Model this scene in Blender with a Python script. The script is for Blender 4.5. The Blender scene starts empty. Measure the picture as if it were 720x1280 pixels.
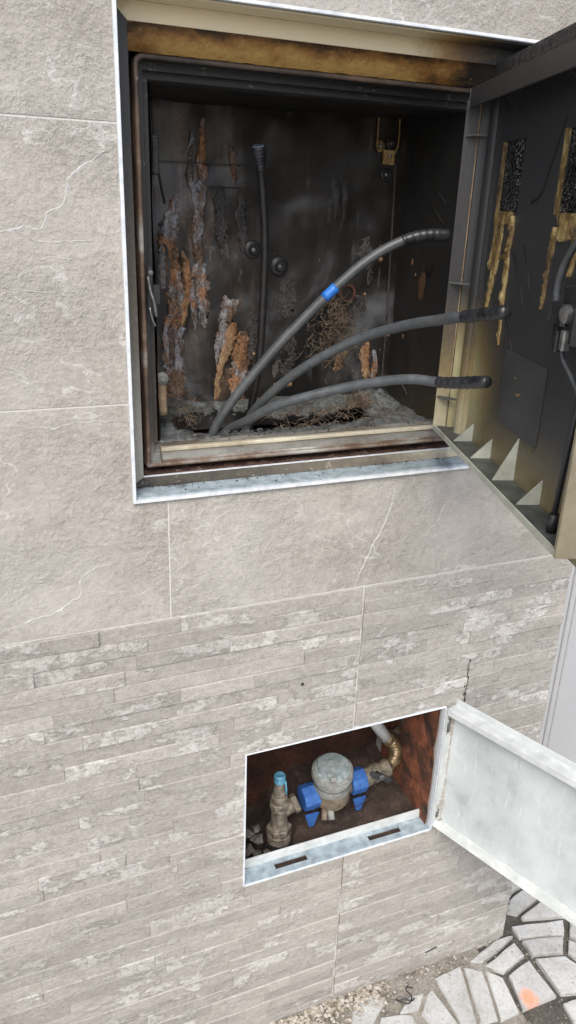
import bpy, bmesh, math, random
from mathutils import Vector, Matrix, noise
random.seed(7)
S = bpy.context.scene
col = S.collection

# ------------------------------------------------------------------ camera
cd = bpy.data.cameras.new("Camera")
cam = bpy.data.objects.new("Camera", cd); col.objects.link(cam)
R = [[0.92402, -0.11088, 0.36592], [-0.38082, -0.35251, 0.85482], [0.03421, -0.92922, -0.36795]]
M4 = Matrix.Identity(4)
for i in range(3):
    M4[i][0] = R[i][0]; M4[i][1] = -R[i][1]; M4[i][2] = -R[i][2]
M4.translation = Vector((0, -1.0, 1.57))
cam.matrix_world = M4
cd.sensor_fit = 'VERTICAL'; cd.sensor_height = 36.0; cd.lens = 36.0 * 960.84 / 1280.0
cd.clip_start = 0.02; cd.clip_end = 500
S.camera = cam

# ------------------------------------------------------------------ sky, sun, exposure
SUN_EL, SUN_AZ = math.radians(47), math.radians(207)     # azimuth clockwise from +Y
w = bpy.data.worlds.new("World"); S.world = w; w.use_nodes = True
wn = w.node_tree.nodes; wn.clear()
sky = wn.new('ShaderNodeTexSky'); sky.sky_type = 'NISHITA'; sky.sun_disc = False
sky.sun_elevation = SUN_EL; sky.sun_rotation = SUN_AZ; sky.air_density = 1.0; sky.dust_density = 3.0; sky.ozone_density = 1.0
bg = wn.new('ShaderNodeBackground'); bg.inputs[1].default_value = 0.12
wo = wn.new('ShaderNodeOutputWorld')
w.node_tree.links.new(sky.outputs[0], bg.inputs[0]); w.node_tree.links.new(bg.outputs[0], wo.inputs[0])
sl = bpy.data.lights.new("sun", 'SUN'); sl.energy = 1.5; sl.angle = math.radians(32); sl.color = (1.0, 0.975, 0.915)
so = bpy.data.objects.new("sun", sl); col.objects.link(so)
sdir = Vector((math.sin(SUN_AZ) * math.cos(SUN_EL), math.cos(SUN_AZ) * math.cos(SUN_EL), math.sin(SUN_EL)))
so.rotation_euler = sdir.to_track_quat('Z', 'Y').to_euler(); so.location = (0, -3, 5)
S.view_settings.view_transform = 'Standard'; S.view_settings.look = 'None'
S.view_settings.gamma = 1.0; S.view_settings.use_curve_mapping = False
S.view_settings.exposure = 0.86

# ------------------------------------------------------------------ node helpers
class NT:
    def __init__(s, name):
        s.m = bpy.data.materials.new(name); s.m.use_nodes = True
        s.t = s.m.node_tree; s.t.nodes.clear()
        s.out = s.t.nodes.new('ShaderNodeOutputMaterial')
        s.b = s.t.nodes.new('ShaderNodeBsdfPrincipled')
        s.t.links.new(s.b.outputs[0], s.out.inputs[0])
        g = s.t.nodes.new('ShaderNodeNewGeometry'); s.pos = g.outputs['Position']
        oi = s.t.nodes.new('ShaderNodeObjectInfo'); s.rnd = oi.outputs['Random']
    def n(s, typ, **kw):
        nd = s.t.nodes.new(typ)
        for k, v in kw.items():
            setattr(nd, k, v)
        return nd
    def put(s, sock, v):
        if v is None: return
        if isinstance(v, bpy.types.NodeSocket): s.t.links.new(v, sock)
        elif isinstance(v, (tuple, list)) and len(v) == 3 and sock.type == 'RGBA': sock.default_value = (*v, 1)
        else: sock.default_value = v
    def math(s, op, a, b=None, c=None, clamp=False):
        nd = s.n('ShaderNodeMath', operation=op); nd.use_clamp = clamp
        s.put(nd.inputs[0], a); s.put(nd.inputs[1], b); s.put(nd.inputs[2], c); return nd.outputs[0]
    def vec(s, op, a, b=None):
        nd = s.n('ShaderNodeVectorMath', operation=op); s.put(nd.inputs[0], a)
        if op == 'SCALE': s.put(nd.inputs[3], b)
        else: s.put(nd.inputs[1], b)
        return nd.outputs[0]
    def noise(s, v, scale, detail=4, rough=.55, dist=0.0, fac=True):
        nd = s.n('ShaderNodeTexNoise'); s.put(nd.inputs['Vector'], v)
        nd.inputs['Scale'].default_value = scale; nd.inputs['Detail'].default_value = detail
        nd.inputs['Roughness'].default_value = rough; nd.inputs['Distortion'].default_value = dist
        return nd.outputs[0] if fac else nd.outputs[1]
    def voro(s, v, scale, feat='F1', out=0, rand=1.0):
        nd = s.n('ShaderNodeTexVoronoi', feature=feat); s.put(nd.inputs['Vector'], v)
        nd.inputs['Scale'].default_value = scale; nd.inputs['Randomness'].default_value = rand
        return nd.outputs[out]
    def ramp(s, f, stops, interp='LINEAR'):
        nd = s.n('ShaderNodeValToRGB'); s.put(nd.inputs[0], f); cr = nd.color_ramp; cr.interpolation = interp
        while len(cr.elements) < len(stops): cr.elements.new(0.5)
        for e, (p, c) in zip(cr.elements, stops):
            e.position = p; e.color = (*c, 1) if isinstance(c, (tuple, list)) else (c, c, c, 1)
        return nd.outputs[0]
    def rng(s, f, a, b, c=0.0, d=1.0):
        nd = s.n('ShaderNodeMapRange'); nd.clamp = True; s.put(nd.inputs[0], f)
        for i, v in enumerate((a, b, c, d)): s.put(nd.inputs[i + 1], v)
        return nd.outputs[0]
    def mix(s, f, a, b, mode='MIX'):
        nd = s.n('ShaderNodeMix', data_type='RGBA', blend_type=mode)
        s.put(nd.inputs[0], f); s.put(nd.inputs[6], a); s.put(nd.inputs[7], b); return nd.outputs[2]
    def xyz(s, v=None):
        nd = s.n('ShaderNodeSeparateXYZ'); s.put(nd.inputs[0], v or s.pos); return nd.outputs
    def bump(s, h, strength=1.0, dist=.002, prev=None):
        nd = s.n('ShaderNodeBump'); s.put(nd.inputs['Height'], h); nd.inputs['Strength'].default_value = strength
        nd.inputs['Distance'].default_value = dist
        if prev is not None: s.put(nd.inputs['Normal'], prev)
        return nd.outputs[0]
    def fin(s, color, rough=.6, metal=0.0, normal=None, spec=.5):
        s.put(s.b.inputs['Base Color'], color); s.put(s.b.inputs['Roughness'], rough)
        s.put(s.b.inputs['Metallic'], metal); s.put(s.b.inputs['Specular IOR Level'], spec)
        if normal is not None: s.put(s.b.inputs['Normal'], normal)
        return s.m
    def off(s, k=31.0):
        """position shifted by a different amount for every object"""
        c = s.n('ShaderNodeCombineXYZ')
        r = s.math('MULTIPLY', s.rnd, k)
        s.put(c.inputs[0], r); s.put(c.inputs[1], s.math('MULTIPLY', s.rnd, k * 1.7)); s.put(c.inputs[2], s.math('MULTIPLY', s.rnd, -k * .6))
        return s.vec('ADD', s.pos, c.outputs[0])

# ------------------------------------------------------------------ materials
def m_tile():
    t = NT("slate_tile"); p = t.off(17.0)
    st = t.vec('MULTIPLY', p, (1.0, 1.0, 1.7))
    big = t.noise(st, 2.6, 5, .52, .25)
    e1 = t.math('GREATER_THAN', big, .57); e2 = t.math('GREATER_THAN', big, .66)
    lay = t.math('ADD', t.math('ADD', e1, e2), t.math('MULTIPLY', big, 3.0))
    mid = t.noise(p, 34, 5, .6); fine = t.noise(p, 120, 5, .72); spk = t.noise(p, 250, 4, .8)
    rough_zone = t.rng(t.noise(st, 4.5, 4, .6), .42, .60)
    edge = t.math('LESS_THAN', t.math('ABSOLUTE', t.math('SUBTRACT', big, .5715)), .0040)
    edge2 = t.math('LESS_THAN', t.math('ABSOLUTE', t.math('SUBTRACT', big, .6615)), .0035)
    ed = t.math('MULTIPLY', t.math('MAXIMUM', edge, edge2), t.rng(mid, .38, .56))
    c = t.ramp(t.math('ADD', t.math('MULTIPLY', mid, .35), t.math('MULTIPLY', fine, .65)),
               [(.34, (.272, .250, .220)), (.5, (.372, .347, .313)), (.66, (.474, .450, .413))])
    c = t.mix(t.rng(spk, .55, .70, 0, .6), c, (.62, .60, .575)); c = t.mix(t.rng(spk, .45, .30, 0, .55), c, (.24, .212, .188))
    c = t.mix(t.rng(t.noise(t.pos, 3.2, 4, .6), .38, .58, 0, .6), c, (.495, .475, .45)); c = t.mix(t.rng(t.noise(t.pos, 2.1, 3, .6), .60, .40, 0, .5), c, (.312, .279, .247))
    c = t.mix(t.math('MULTIPLY', ed, .45), c, (.64, .625, .605))
    nb = t.bump(lay, .9, .0020); nb = t.bump(mid, .6, .0040, nb)
    nb = t.bump(t.math('MULTIPLY', fine, t.math('ADD', .6, rough_zone)), 1, .0036, nb); nb = t.bump(spk, .6, .0012, nb)
    return t.fin(c, t.rng(fine, .3, .7, .5, .8), 0, nb, .35)
def m_strip():
    t = NT("ledge_stone"); p = t.off(41.0)
    st = t.vec('MULTIPLY', p, (1.0, 1.0, 1.8))
    mid = t.noise(st, 26, 7, .72); fine = t.noise(p, 130, 5, .72); spk = t.noise(p, 250, 4, .8)
    patch = t.noise(st, 7, 8, .72)
    pm = t.math('MULTIPLY', t.rng(patch, .54, .585), t.rng(fine, .36, .56))
    c = t.ramp(t.math('ADD', t.math('MULTIPLY', mid, .5), t.math('MULTIPLY', fine, .5)),
               [(.34, (.276, .253, .224)), (.5, (.372, .348, .315)), (.66, (.474, .452, .418))])
    c = t.mix(t.math('MULTIPLY', pm, .75), c, (.61, .60, .575))
    c = t.mix(t.rng(t.noise(t.pos, 2.4, 3, .6), .40, .62, 0, .3), c, (.30, .28, .26))
    c = t.mix(t.rng(spk, .56, .70, 0, .5), c, (.60, .585, .56)); c = t.mix(t.rng(spk, .44, .30, 0, .45), c, (.26, .235, .21))
    r = t.rng(t.rnd, 0, 1, .87, 1.09)
    cc = t.n('ShaderNodeCombineXYZ'); [t.put(cc.inputs[i], r) for i in range(3)]
    c = t.mix(1.0, c, cc.outputs[0], 'MULTIPLY')
    nb = t.bump(t.rng(patch, .53, .56), .8, .0010); nb = t.bump(mid, .8, .0040, nb); nb = t.bump(fine, .9, .0024, nb); nb = t.bump(spk, .5, .0010, nb)
    return t.fin(c, t.rng(fine, .3, .7, .45, .75), 0, nb, .4)
def m_grout():
    t = NT("grout"); f = t.noise(t.pos, 260, 4, .7)
    c = t.ramp(f, [(.3, (.46, .45, .435)), (.7, (.64, .63, .61))])
    return t.fin(c, .9, 0, t.bump(f, .6, .001))
def sooty(name, clean, mid, soot, expr, amp=.35, scale=14, rough=(.35, .7), metal=0.0, stretch=(1, 1, .5), fleck=.0, bump=.0008):
    """paint fading through scorched brown into soot; expr(t) gives how burnt, or for the lintel painted as shaded, the spot is (0..1)"""
    t = NT(name); p = t.pos
    n1 = t.noise(t.vec('MULTIPLY', p, stretch), scale, 6, .65, .4); n2 = t.noise(p, 130, 4, .7)
    base = expr(t)
    f = t.math('ADD', base, t.math('MULTIPLY', t.math('SUBTRACT', n1, .5), amp * 2))
    f = t.math('ADD', f, t.math('MULTIPLY', t.math('SUBTRACT', n2, .5), .22), clamp=True)
    c = t.ramp(f, [(.12, clean), (.42, mid), (.60, tuple(a * .35 + b * .65 for a, b in zip(mid, soot))), (.78, soot)])
    if fleck:
        fl = t.math('GREATER_THAN', t.noise(p, 70, 5, .75), .64)
        c = t.mix(t.math('MULTIPLY', fl, fleck), c, tuple(min(1, v * .9 + .05) for v in clean))
    nb = t.bump(n2, .5, bump)
    return t.fin(c, t.rng(f, .1, .9, rough[0], rough[1]), metal, nb, .5)
def lin(t, a=0, b=0, c=0, d=0):
    x, y, z = t.xyz()[0:3]
    s = t.math('MULTIPLY', x, a); s = t.math('MULTIPLY_ADD', y, b, s); s = t.math('MULTIPLY_ADD', z, c, s)
    return t.math('ADD', s, d, clamp=True)
CREAM, OCH, SOOT = (.62, .53, .36), (.30, .19, .07), (.018, .016, .015)
def m_back():
    t = NT("sooted_back"); p = t.pos
    z = t.xyz()[2]
    a = t.noise(p, 5.5, 6, .6, .6); b = t.noise(t.vec('MULTIPLY', p, (1, 1, .35)), 26, 5, .7); g = t.noise(p, 160, 4, .7)
    c = t.ramp(a, [(.40, (.004, .0038, .0035)), (.49, (.011, .009, .007)), (.57, (.030, .029, .029)), (.70, (.12, .123, .13))])
    brown = t.math('MULTIPLY', t.rng(z, 1.40, 1.68), .55)
    c = t.mix(brown, c, (.026, .0175, .010))
    sp = t.math('MULTIPLY', t.math('GREATER_THAN', b, .635), t.rng(z, 1.68, 1.40))
    c = t.mix(t.math('MULTIPLY', sp, .5), c, (.20, .17, .14))
    fl = t.math('MULTIPLY', t.math('GREATER_THAN', g, .71), t.rng(z, 1.66, 1.35, 0, .8))
    c = t.mix(fl, c, (.40, .36, .29))
    st2 = t.noise(t.vec('MULTIPLY', p, (1, 1, .16)), 38, 5, .65, .3)
    x = t.xyz()[0]
    sm = t.math('MULTIPLY', t.math('MULTIPLY', t.rng(st2, .47, .60), t.rng(x, .50, .43)), t.rng(t.noise(p, 9, 3, .6), .38, .55))
    c = t.mix(t.math('MULTIPLY', sm, .8), c, t.mix(t.rng(g, .4, .6), (.085, .042, .020), (.15, .115, .09)))
    sm2 = t.math('MULTIPLY', t.rng(st2, .56, .66), t.rng(t.noise(p, 7, 3, .6), .48, .60))
    c = t.mix(t.math('MULTIPLY', sm2, .55), c, (.13, .125, .125))
    nb = t.bump(t.noise(p, 7, 2, .4, .3), .7, .03); nb = t.bump(g, .3, .0006, nb)
    return t.fin(c, t.rng(a, .3, .7, .44, .26), 0, nb, .6)
def m_melt(name, cols, scale=60, alt=None):
    t = NT(name); p = t.pos
    a = t.noise(t.vec('MULTIPLY', p, (1, 1, .32)), scale * .8, 7, .75, .3); g = t.noise(p, 260, 5, .8); v = t.voro(p, 190)
    k = len(cols)
    f = t.math('ADD', t.math('MULTIPLY', a, .62), t.math('MULTIPLY', g, .38))
    c = t.ramp(f, [(.34 + .32 * i / (k - 1), cc) for i, cc in enumerate(cols)])
    if alt:
        c2 = t.ramp(f, [(.34 + .32 * i / (len(alt) - 1), cc) for i, cc in enumerate(alt)])
        c = t.mix(t.rng(t.noise(p, 24, 4, .7), .45, .55), c, c2)
    c = t.mix(t.rng(g, .58, .66, 0, .7), c, tuple(min(.5, m * 1.2 + .10) for m in cols[len(cols) // 2]))
    c = t.mix(t.rng(v, .12, .04, 0, .6), c, (.012, .011, .010))
    nb = t.bump(a, 1, .006); nb = t.bump(v, .5, .002, nb); nb = t.bump(g, .5, .0015, nb)
    return t.fin(c, t.rng(g, .35, .65, .28, .7), 0, nb, .5)
def m_simple(name, c1, c2, scale, rough=.6, metal=0.0, bump=.0, stretch=(1, 1, 1), r2=None, det=5):
    t = NT(name); f = t.noise(t.vec('MULTIPLY', t.pos, stretch), scale, det, .65, .3)
    c = t.ramp(f, [(.32, c1), (.68, c2)])
    return t.fin(c, rough if r2 is None else t.rng(f, .3, .7, rough, r2), metal, t.bump(f, .7, bump) if bump else None)
def m_white_door():
    t = NT("smoky_white_paint"); p = t.pos
    a = t.noise(p, 9, 5, .6, .2); b = t.noise(p, 36, 6, .75, .2); g = t.noise(p, 300, 3, .7)
    c = t.ramp(a, [(.26, (.30, .325, .325)), (.42, (.46, .495, .495)), (.62, (.56, .595, .595))])
    c = t.mix(t.rng(b, .56, .74, 0, .32), c, (.27, .29, .285))
    c = t.mix(t.math('MULTIPLY', t.math('GREATER_THAN', g, .70), t.rng(a, .55, .4)), c, (.16, .15, .14))
    sc = t.noise(t.vec('MULTIPLY', p, (2.5, 2.5, .25)), 60, 4, .75, .5)
    c = t.mix(t.rng(sc, .62, .70, 0, .45), c, (.24, .25, .245))
    c = t.mix(t.rng(sc, .40, .32, 0, .5), c, (.74, .77, .77))
    return t.fin(c, t.rng(a, .3, .7, .42, .6), 0, t.bump(a, .3, .0015), .5)
def m_ledge():
    t = NT("sky_tinted_ledge_paint"); p = t.pos
    a = t.noise(p, 60, 6, .7); g = t.noise(p, 190, 4, .75); big = t.noise(p, 16, 4, .6)
    y = t.xyz()[1]
    c = t.ramp(a, [(.32, (.20, .24, .265)), (.5, (.30, .37, .415)), (.68, (.42, .49, .53))])  # blue of the skylight is mixed into the paint colour
    grime = t.math('ADD', t.rng(y, .022, .040, 0, .55), t.math('MULTIPLY', t.math('SUBTRACT', big, .5), 2.2), clamp=True)
    f = t.math('ADD', t.math('MULTIPLY', grime, .6), t.math('MULTIPLY', t.math('SUBTRACT', g, .5), 1.4))
    c = t.mix(t.rng(f, .22, .45, 0, .9), c, (.075, .068, .058))
    return t.fin(c, .6, 0, t.bump(g, .6, .0014))
def m_ash_floor():
    t = NT("ash_and_mortar"); p = t.pos
    a = t.noise(p, 18, 6, .65, .8); g = t.noise(p, 150, 5, .75)
    c = t.ramp(t.math('ADD', t.math('MULTIPLY', a, .6), t.math('MULTIPLY', g, .4)),
               [(.36, (.022, .020, .017)), (.48, (.075, .078, .075)), (.60, (.16, .178, .18)), (.72, (.30, .31, .29))])
    return t.fin(c, .85, 0, t.bump(g, .9, .003, t.bump(a, .6, .006)))
def m_brick():
    t = NT("dirty_terracotta"); p = t.pos
    a = t.noise(p, 16, 6, .7, .6); g = t.noise(p, 130, 5, .75)
    c = t.ramp(a, [(.34, (.022, .015, .012)), (.45, (.085, .032, .017)), (.58, (.24, .075, .034)), (.74, (.28, .15, .10))])
    c = t.mix(t.math('GREATER_THAN', g, .66), c, (.10, .085, .07))
    return t.fin(c, .9, 0, t.bump(g, .9, .003, t.bump(a, .7, .006)))
def m_dirt(name, c1, c2, c3):
    t = NT(name); p = t.pos
    a = t.noise(p, 14, 6, .7); g = t.noise(p, 170, 5, .8)
    c = t.ramp(t.math('ADD', t.math('MULTIPLY', a, .5), t.math('MULTIPLY', g, .5)), [(.34, c1), (.5, c2), (.66, c3)])
    return t.fin(c, .95, 0, t.bump(g, 1.0, .004))
def m_paver(orange=False):
    t = NT("paver_sprayed" if orange else "paver_concrete"); p = t.pos
    a = t.noise(p, 13, 6, .7, .6); g = t.noise(p, 140, 5, .75); v = t.noise(p, 60, 4, .8)
    c = t.ramp(t.math('ADD', t.math('MULTIPLY', a, .55), t.math('MULTIPLY', g, .45)),
               [(.32, (.30, .28, .25)), (.44, (.46, .455, .43)), (.56, (.57, .57, .55)), (.70, (.66, .66, .65))])
    c = t.mix(t.math('MULTIPLY', t.math('GREATER_THAN', v, .655), .75), c, (.17, .145, .11))
    r = t.rng(t.rnd, 0, 1, .86, 1.06); cc = t.n('ShaderNodeCombineXYZ'); [t.put(cc.inputs[i], r) for i in range(3)]
    c = t.mix(1.0, c, cc.outputs[0], 'MULTIPLY')
    if orange:
        d = t.vec('SUBTRACT', p, (.973, -.149, 0)); d = t.vec('MULTIPLY', d, (1.0, .85, 0.0))
        ln = t.n('ShaderNodeVectorMath', operation='LENGTH'); t.put(ln.inputs[0], d)
        f = t.math('ADD', ln.outputs['Value'], t.math('MULTIPLY', t.math('SUBTRACT', t.noise(p, 70, 4, .7), .5), .024))
        c = t.mix(t.rng(f, .024, .008, 0, .85), c, (.92, .33, .17))
    return t.fin(c, .85, 0, t.bump(g, .8, .0022, t.bump(a, .5, .004)))
def m_mesh():
    t = NT("charred_vent_mesh"); p = t.pos
    v = t.voro(p, 380); g = t.noise(t.vec('MULTIPLY', p, (1, 1, .4)), 40, 5, .7)
    f = t.math('MULTIPLY', t.math('LESS_THAN', v, .42), t.rng(g, .45, .58))
    c = t.mix(f, (.008, .008, .008), (.20, .19, .15))
    return t.fin(c, .5, 0, t.bump(v, 1.0, .003))
def m_cable():
    t = NT("dusty_cable_sheath"); p = t.pos
    a = t.noise(p, 60, 6, .75, .2); g = t.noise(p, 300, 4, .7)
    c = t.ramp(a, [(.32, (.052, .057, .061)), (.52, (.068, .075, .080)), (.70, (.10, .108, .114))])
    sc = t.noise(t.vec('MULTIPLY', p, (1, 1, .25)), 190, 5, .75)
    c = t.mix(t.rng(sc, .62, .74, 0, .3), c, (.20, .21, .215))
    return t.fin(c, t.rng(a, .3, .7, .36, .55), 0, t.bump(g, .3, .0003))

TILE, STRIP, GROUT = m_tile(), m_strip(), m_grout()
EDGE = m_simple("white_trim_edge", (.50, .54, .58), (.72, .75, .78), 60, .4)
FR_LEFT = sooty("frame_left_metal", (.34, .34, .31), (.13, .115, .09), (.022, .021, .022),
                lambda t: t.math('ADD', lin(t, 0, 0, 1.3, -1.62), t.math('MULTIPLY', t.noise(t.vec('MULTIPLY', t.pos, (0, 0, 1)), 5, 2), .42)), .16, 9, (.28, .42), .0, (1, 1, .35))
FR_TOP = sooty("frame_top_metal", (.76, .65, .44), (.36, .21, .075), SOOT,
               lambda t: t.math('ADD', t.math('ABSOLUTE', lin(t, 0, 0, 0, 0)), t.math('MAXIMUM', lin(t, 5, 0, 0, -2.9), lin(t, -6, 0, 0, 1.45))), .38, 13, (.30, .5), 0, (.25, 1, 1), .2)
FR_BOT = sooty("frame_bottom_metal", (.50, .46, .36), (.16, .14, .11), (.028, .027, .026), lambda t: lin(t, -1.1, 0, 0, .98), .44, 13, (.35, .6), 0, (.4, 1, 1), .5)
LEDGE = m_ledge()
RIM = sooty("box_rim_plastic", (.33, .34, .32), (.09, .072, .056), (.016, .015, .015), lambda t: t.math('ADD', lin(t, 0.0, 0, 1.9, -2.12), t.rng(t.xyz()[2], 1.228, 1.245, .04, .18)), .30, 16, (.38, .5), 0, (.4, 1, .5), .35)
CREAMB = sooty("cream_plastic_edge", (.62, .58, .47), (.36, .31, .22), (.07, .065, .055), lambda t: lin(t, -.5, 0, 0, .48), .55, 22, (.4, .5), 0, (.4, 1, 1))
WORN = m_simple('worn_edge_plastic', (.20, .13, .08), (.42, .32, .21), 50, .5)
CRUST = m_melt("crusted_soot", [(.010, .010, .010), (.02, .02, .021), (.035, .034, .033), (.09, .085, .08)], 80)
LINT = sooty("scorched_shaded_lintel", (.60, .37, .12), (.34, .165, .045), (.020, .015, .011), lambda t: t.math('MAXIMUM', t.math('MAXIMUM', lin(t, 6, 0, 0, -3.5), lin(t, -8, 0, 0, 2.25)), t.math('ADD', lin(t, 0, -34, 0, 2.3), .10)), .62, 30, (.3, .6), 0, (.5, 1, 1), .6, .006)  # scorch and soot, plus the shadow gap at the upper front edge painted dark
FILLER_TOP = m_melt("scorched_foam", [(.03, .02, .012), (.16, .09, .03), (.36, .23, .08), (.55, .42, .20), (.66, .56, .34)], 55)
FILLER_LOW = m_melt("burnt_rubble", [(.015, .013, .012), (.06, .035, .028), (.11, .06, .045), (.20, .19, .17)], 60)
BACK = m_back()
SIDE = sooty("sooted_side", (.24, .19, .09), (.055, .042, .022), (.013, .0125, .012), lambda t: lin(t, 0, 1.5, 2.6, -2.95), .26, 9, (.42, .6))
TOPP = m_simple("sooted_ceiling", (.005, .0045, .004), (.016, .013, .010), 12, .55, 0, .004)
ASH = m_ash_floor()
DARK = m_simple("dark_cavity", (.006, .005, .005), (.014, .011, .009), 20, .95, 0, .004)
RU = [(.012, .009, .007), (.07, .038, .022), (.24, .115, .05), (.42, .22, .10), (.12, .07, .045)]
GR = [(.008, .008, .010), (.06, .045, .038), (.17, .15, .14), (.38, .41, .47), (.15, .10, .075)]
RUSTM = m_melt("rust_melt", RU, 95, GR)
GREYM = m_melt("ash_melt", GR, 105, [(.03, .02, .016), (.09, .055, .035), (.18, .11, .07), (.26, .25, .25)])
WOODM = m_melt("tan_melt", [(.05, .033, .022), (.15, .085, .042), (.29, .18, .09), (.36, .25, .15), (.12, .075, .045)], 60, RU)
GHOST = m_melt("pale_soot_streak", [(.008, .008, .008), (.022, .020, .019), (.06, .054, .052), (.15, .155, .17)], 46)
def m_gold():
    t = NT("gold_melt"); p = t.pos
    a = t.noise(t.vec('MULTIPLY', p, (1, 1, .22)), 75, 5, .7, .4); g = t.noise(p, 150, 4, .7)
    c = t.ramp(a, [(.36, (.035, .022, .010)), (.47, (.16, .10, .035)), (.58, (.36, .26, .10)), (.70, (.54, .44, .24))])
    return t.fin(c, t.rng(a, .35, .6, .5, .28), 0, t.bump(g, .6, .003, t.bump(a, 1, .006)), .55)
GOLD = m_gold()
def door_burn(t):
    x, y, z = t.xyz()[0:3]
    a = t.math('MULTIPLY', t.rng(y, -.185, -.035), t.rng(z, 1.50, 1.34))
    b = t.math('MULTIPLY', t.rng(z, 1.36, 1.255), .58)
    return t.math('SUBTRACT', .93, t.math('MAXIMUM', t.math('MULTIPLY', a, .92), b))
DOORP = sooty("door_inner_paint", (.34, .31, .17), (.15, .115, .050), (.034, .0355, .038), door_burn, .12, 9, (.38, .42), 0, (1, 1, .5), 0)
DOORG = sooty("door_flange_paint", (.44, .41, .28), (.20, .15, .07), (.032, .032, .033), lambda t: lin(t, 0, 0, 3.1, -3.72), .15, 9, (.38, .45), 0, (1, 1, .4))
GUS = m_simple("gusset_plastic", (.30, .31, .26), (.48, .50, .43), 26, .5)
DFLOOR = m_simple("door_lip_dark", (.035, .038, .036), (.12, .125, .115), 18, .6, 0, .001)
STICK = m_simple("scorched_label", (.036, .038, .040), (.058, .060, .062), 16, .55, 0, .001)
VMESH = m_mesh()
TAPE = m_simple("black_tape", (.010, .011, .013), (.035, .037, .042), 60, .28, 0, .0012, (1, 1, 1), .45)
COPPER = m_melt("cable_end_foil", [(.015, .018, .022), (.07, .10, .14), (.28, .34, .40), (.10, .07, .05)], 90)
CABLE = m_cable()
BLACKC = m_simple("sooted_cable_sheath", (.006, .006, .006), (.016, .016, .017), 60, .45, 0, .0006)
BLUET = m_simple("blue_tape", (.015, .10, .42), (.03, .20, .62), 50, .4)
STEEL = m_simple("dull_steel", (.10, .10, .10), (.30, .30, .29), 60, .42, .7, .0008)
BLACKP = m_simple("black_plastic", (.010, .010, .011), (.03, .03, .032), 50, .45, 0, .0006)
FIBRE = m_simple("burnt_fibre", (.05, .036, .026), (.24, .18, .125), 60, .9)
WHITE = m_white_door()
WHITE2 = m_simple("white_frame_paint", (.44, .465, .46), (.62, .64, .635), 34, .45, 0, .0006)
BRICK = m_brick()
NBACK = m_dirt("dark_dirty_brick", (.012, .009, .008), (.050, .020, .012), (.15, .052, .028))
NDIRT = m_dirt("niche_dirt", (.016, .011, .009), (.045, .029, .022), (.11, .078, .062))
BRASS = m_simple("grimy_brass", (.07, .060, .048), (.26, .225, .175), 85, .5, .35, .0012, (1, 1, 1), .75)
BRASSY = m_simple("yellow_brass", (.06, .043, .025), (.22, .16, .085), 85, .4, .6, .0010)
METERG = m_simple("dusty_meter_plastic", (.12, .122, .108), (.29, .295, .275), 60, .6, 0, .0006)
METERB = m_simple("muddy_meter_bronze", (.07, .052, .036), (.23, .18, .125), 48, .7, 0, .0015)
LID = m_simple("meter_lid_plastic", (.12, .150, .155), (.31, .36, .36), 75, .55, 0, .0008)
BLUEP = m_simple("blue_clip_plastic", (.018, .070, .25), (.045, .135, .38), 90, .38, 0, .0004)
CYAN = m_simple("flaking_cyan_paint", (.02, .12, .22), (.14, .34, .46), 130, .55, 0, .001)
PIPEG = m_simple("grey_pipe_plastic", (.34, .35, .35), (.52, .53, .53), 30, .5)
GATE = m_simple("grey_gate_paint", (.40, .405, .415), (.43, .435, .445), 8, .4)
PAVER, PAVERO = m_paver(), m_paver(True)
BED = m_dirt("joint_dirt", (.040, .036, .030), (.11, .10, .085), (.28, .26, .22))
SAND = m_dirt("pale_mortar_dust", (.10, .085, .065), (.30, .275, .23), (.48, .46, .42))
GROUND = m_dirt("ground_concrete", (.24, .23, .21), (.34, .33, .31), (.44, .43, .41))
STONE = None
def m_stone():
    t = NT("gravel_stone"); f = t.noise(t.pos, 60, 2, .5); g = t.noise(t.pos, 300, 3, .7)
    c = t.ramp(f, [(.3, (.14, .115, .085)), (.45, (.34, .295, .235)), (.6, (.46, .43, .38)), (.72, (.22, .19, .15))])
    return t.fin(c, .9, 0, t.bump(g, .6, .001))
STONE = m_stone()

# ------------------------------------------------------------------ mesh helpers
def tag(o, label=None, cat=None, group=None, kind=None):
    if label: o["label"] = label
    if cat: o["category"] = cat
    if group: o["group"] = group
    if kind: o["kind"] = kind
    return o
def empty(name, loc, label=None, cat=None, group=None):
    o = bpy.data.objects.new(name, None); o.empty_display_size = .05; o.location = loc; col.objects.link(o)
    return tag(o, label, cat, group)
def link(name, me, mat, parent=None, smooth=False):
    o = bpy.data.objects.new(name, me)
    if mat: me.materials.append(mat)
    if smooth: me.polygons.foreach_set("use_smooth", [True] * len(me.polygons))
    col.objects.link(o)
    if parent:
        o.parent = parent
        off = Vector((0, 0, 0)); q = parent
        while q: off += q.location; q = q.parent
        o.location = -off                       # mesh data is in world metres
    return o
def fromdata(name, v, f, mat, parent=None, smooth=False):
    me = bpy.data.meshes.new(name); me.from_pydata([tuple(a) for a in v], [], f); me.update()
    return link(name, me, mat, parent, smooth)
def frombm(name, bm, mat, parent=None, smooth=False, bevel=0.0, seg=1):
    if bevel: bmesh.ops.bevel(bm, geom=bm.edges[:], offset=bevel, segments=seg, affect='EDGES', clamp_overlap=True)
    bmesh.ops.recalc_face_normals(bm, faces=bm.faces[:])
    me = bpy.data.meshes.new(name); bm.to_mesh(me); bm.free()
    return link(name, me, mat, parent, smooth)
def bbox(bm, x0, x1, y0, y1, z0, z1):
    r = bmesh.ops.create_cube(bm, size=1)
    for v in r['verts']:
        v.co = Vector(((x0 + x1) / 2 + v.co.x * (x1 - x0), (y0 + y1) / 2 + v.co.y * (y1 - y0), (z0 + z1) / 2 + v.co.z * (z1 - z0)))
    return r['verts']
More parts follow.
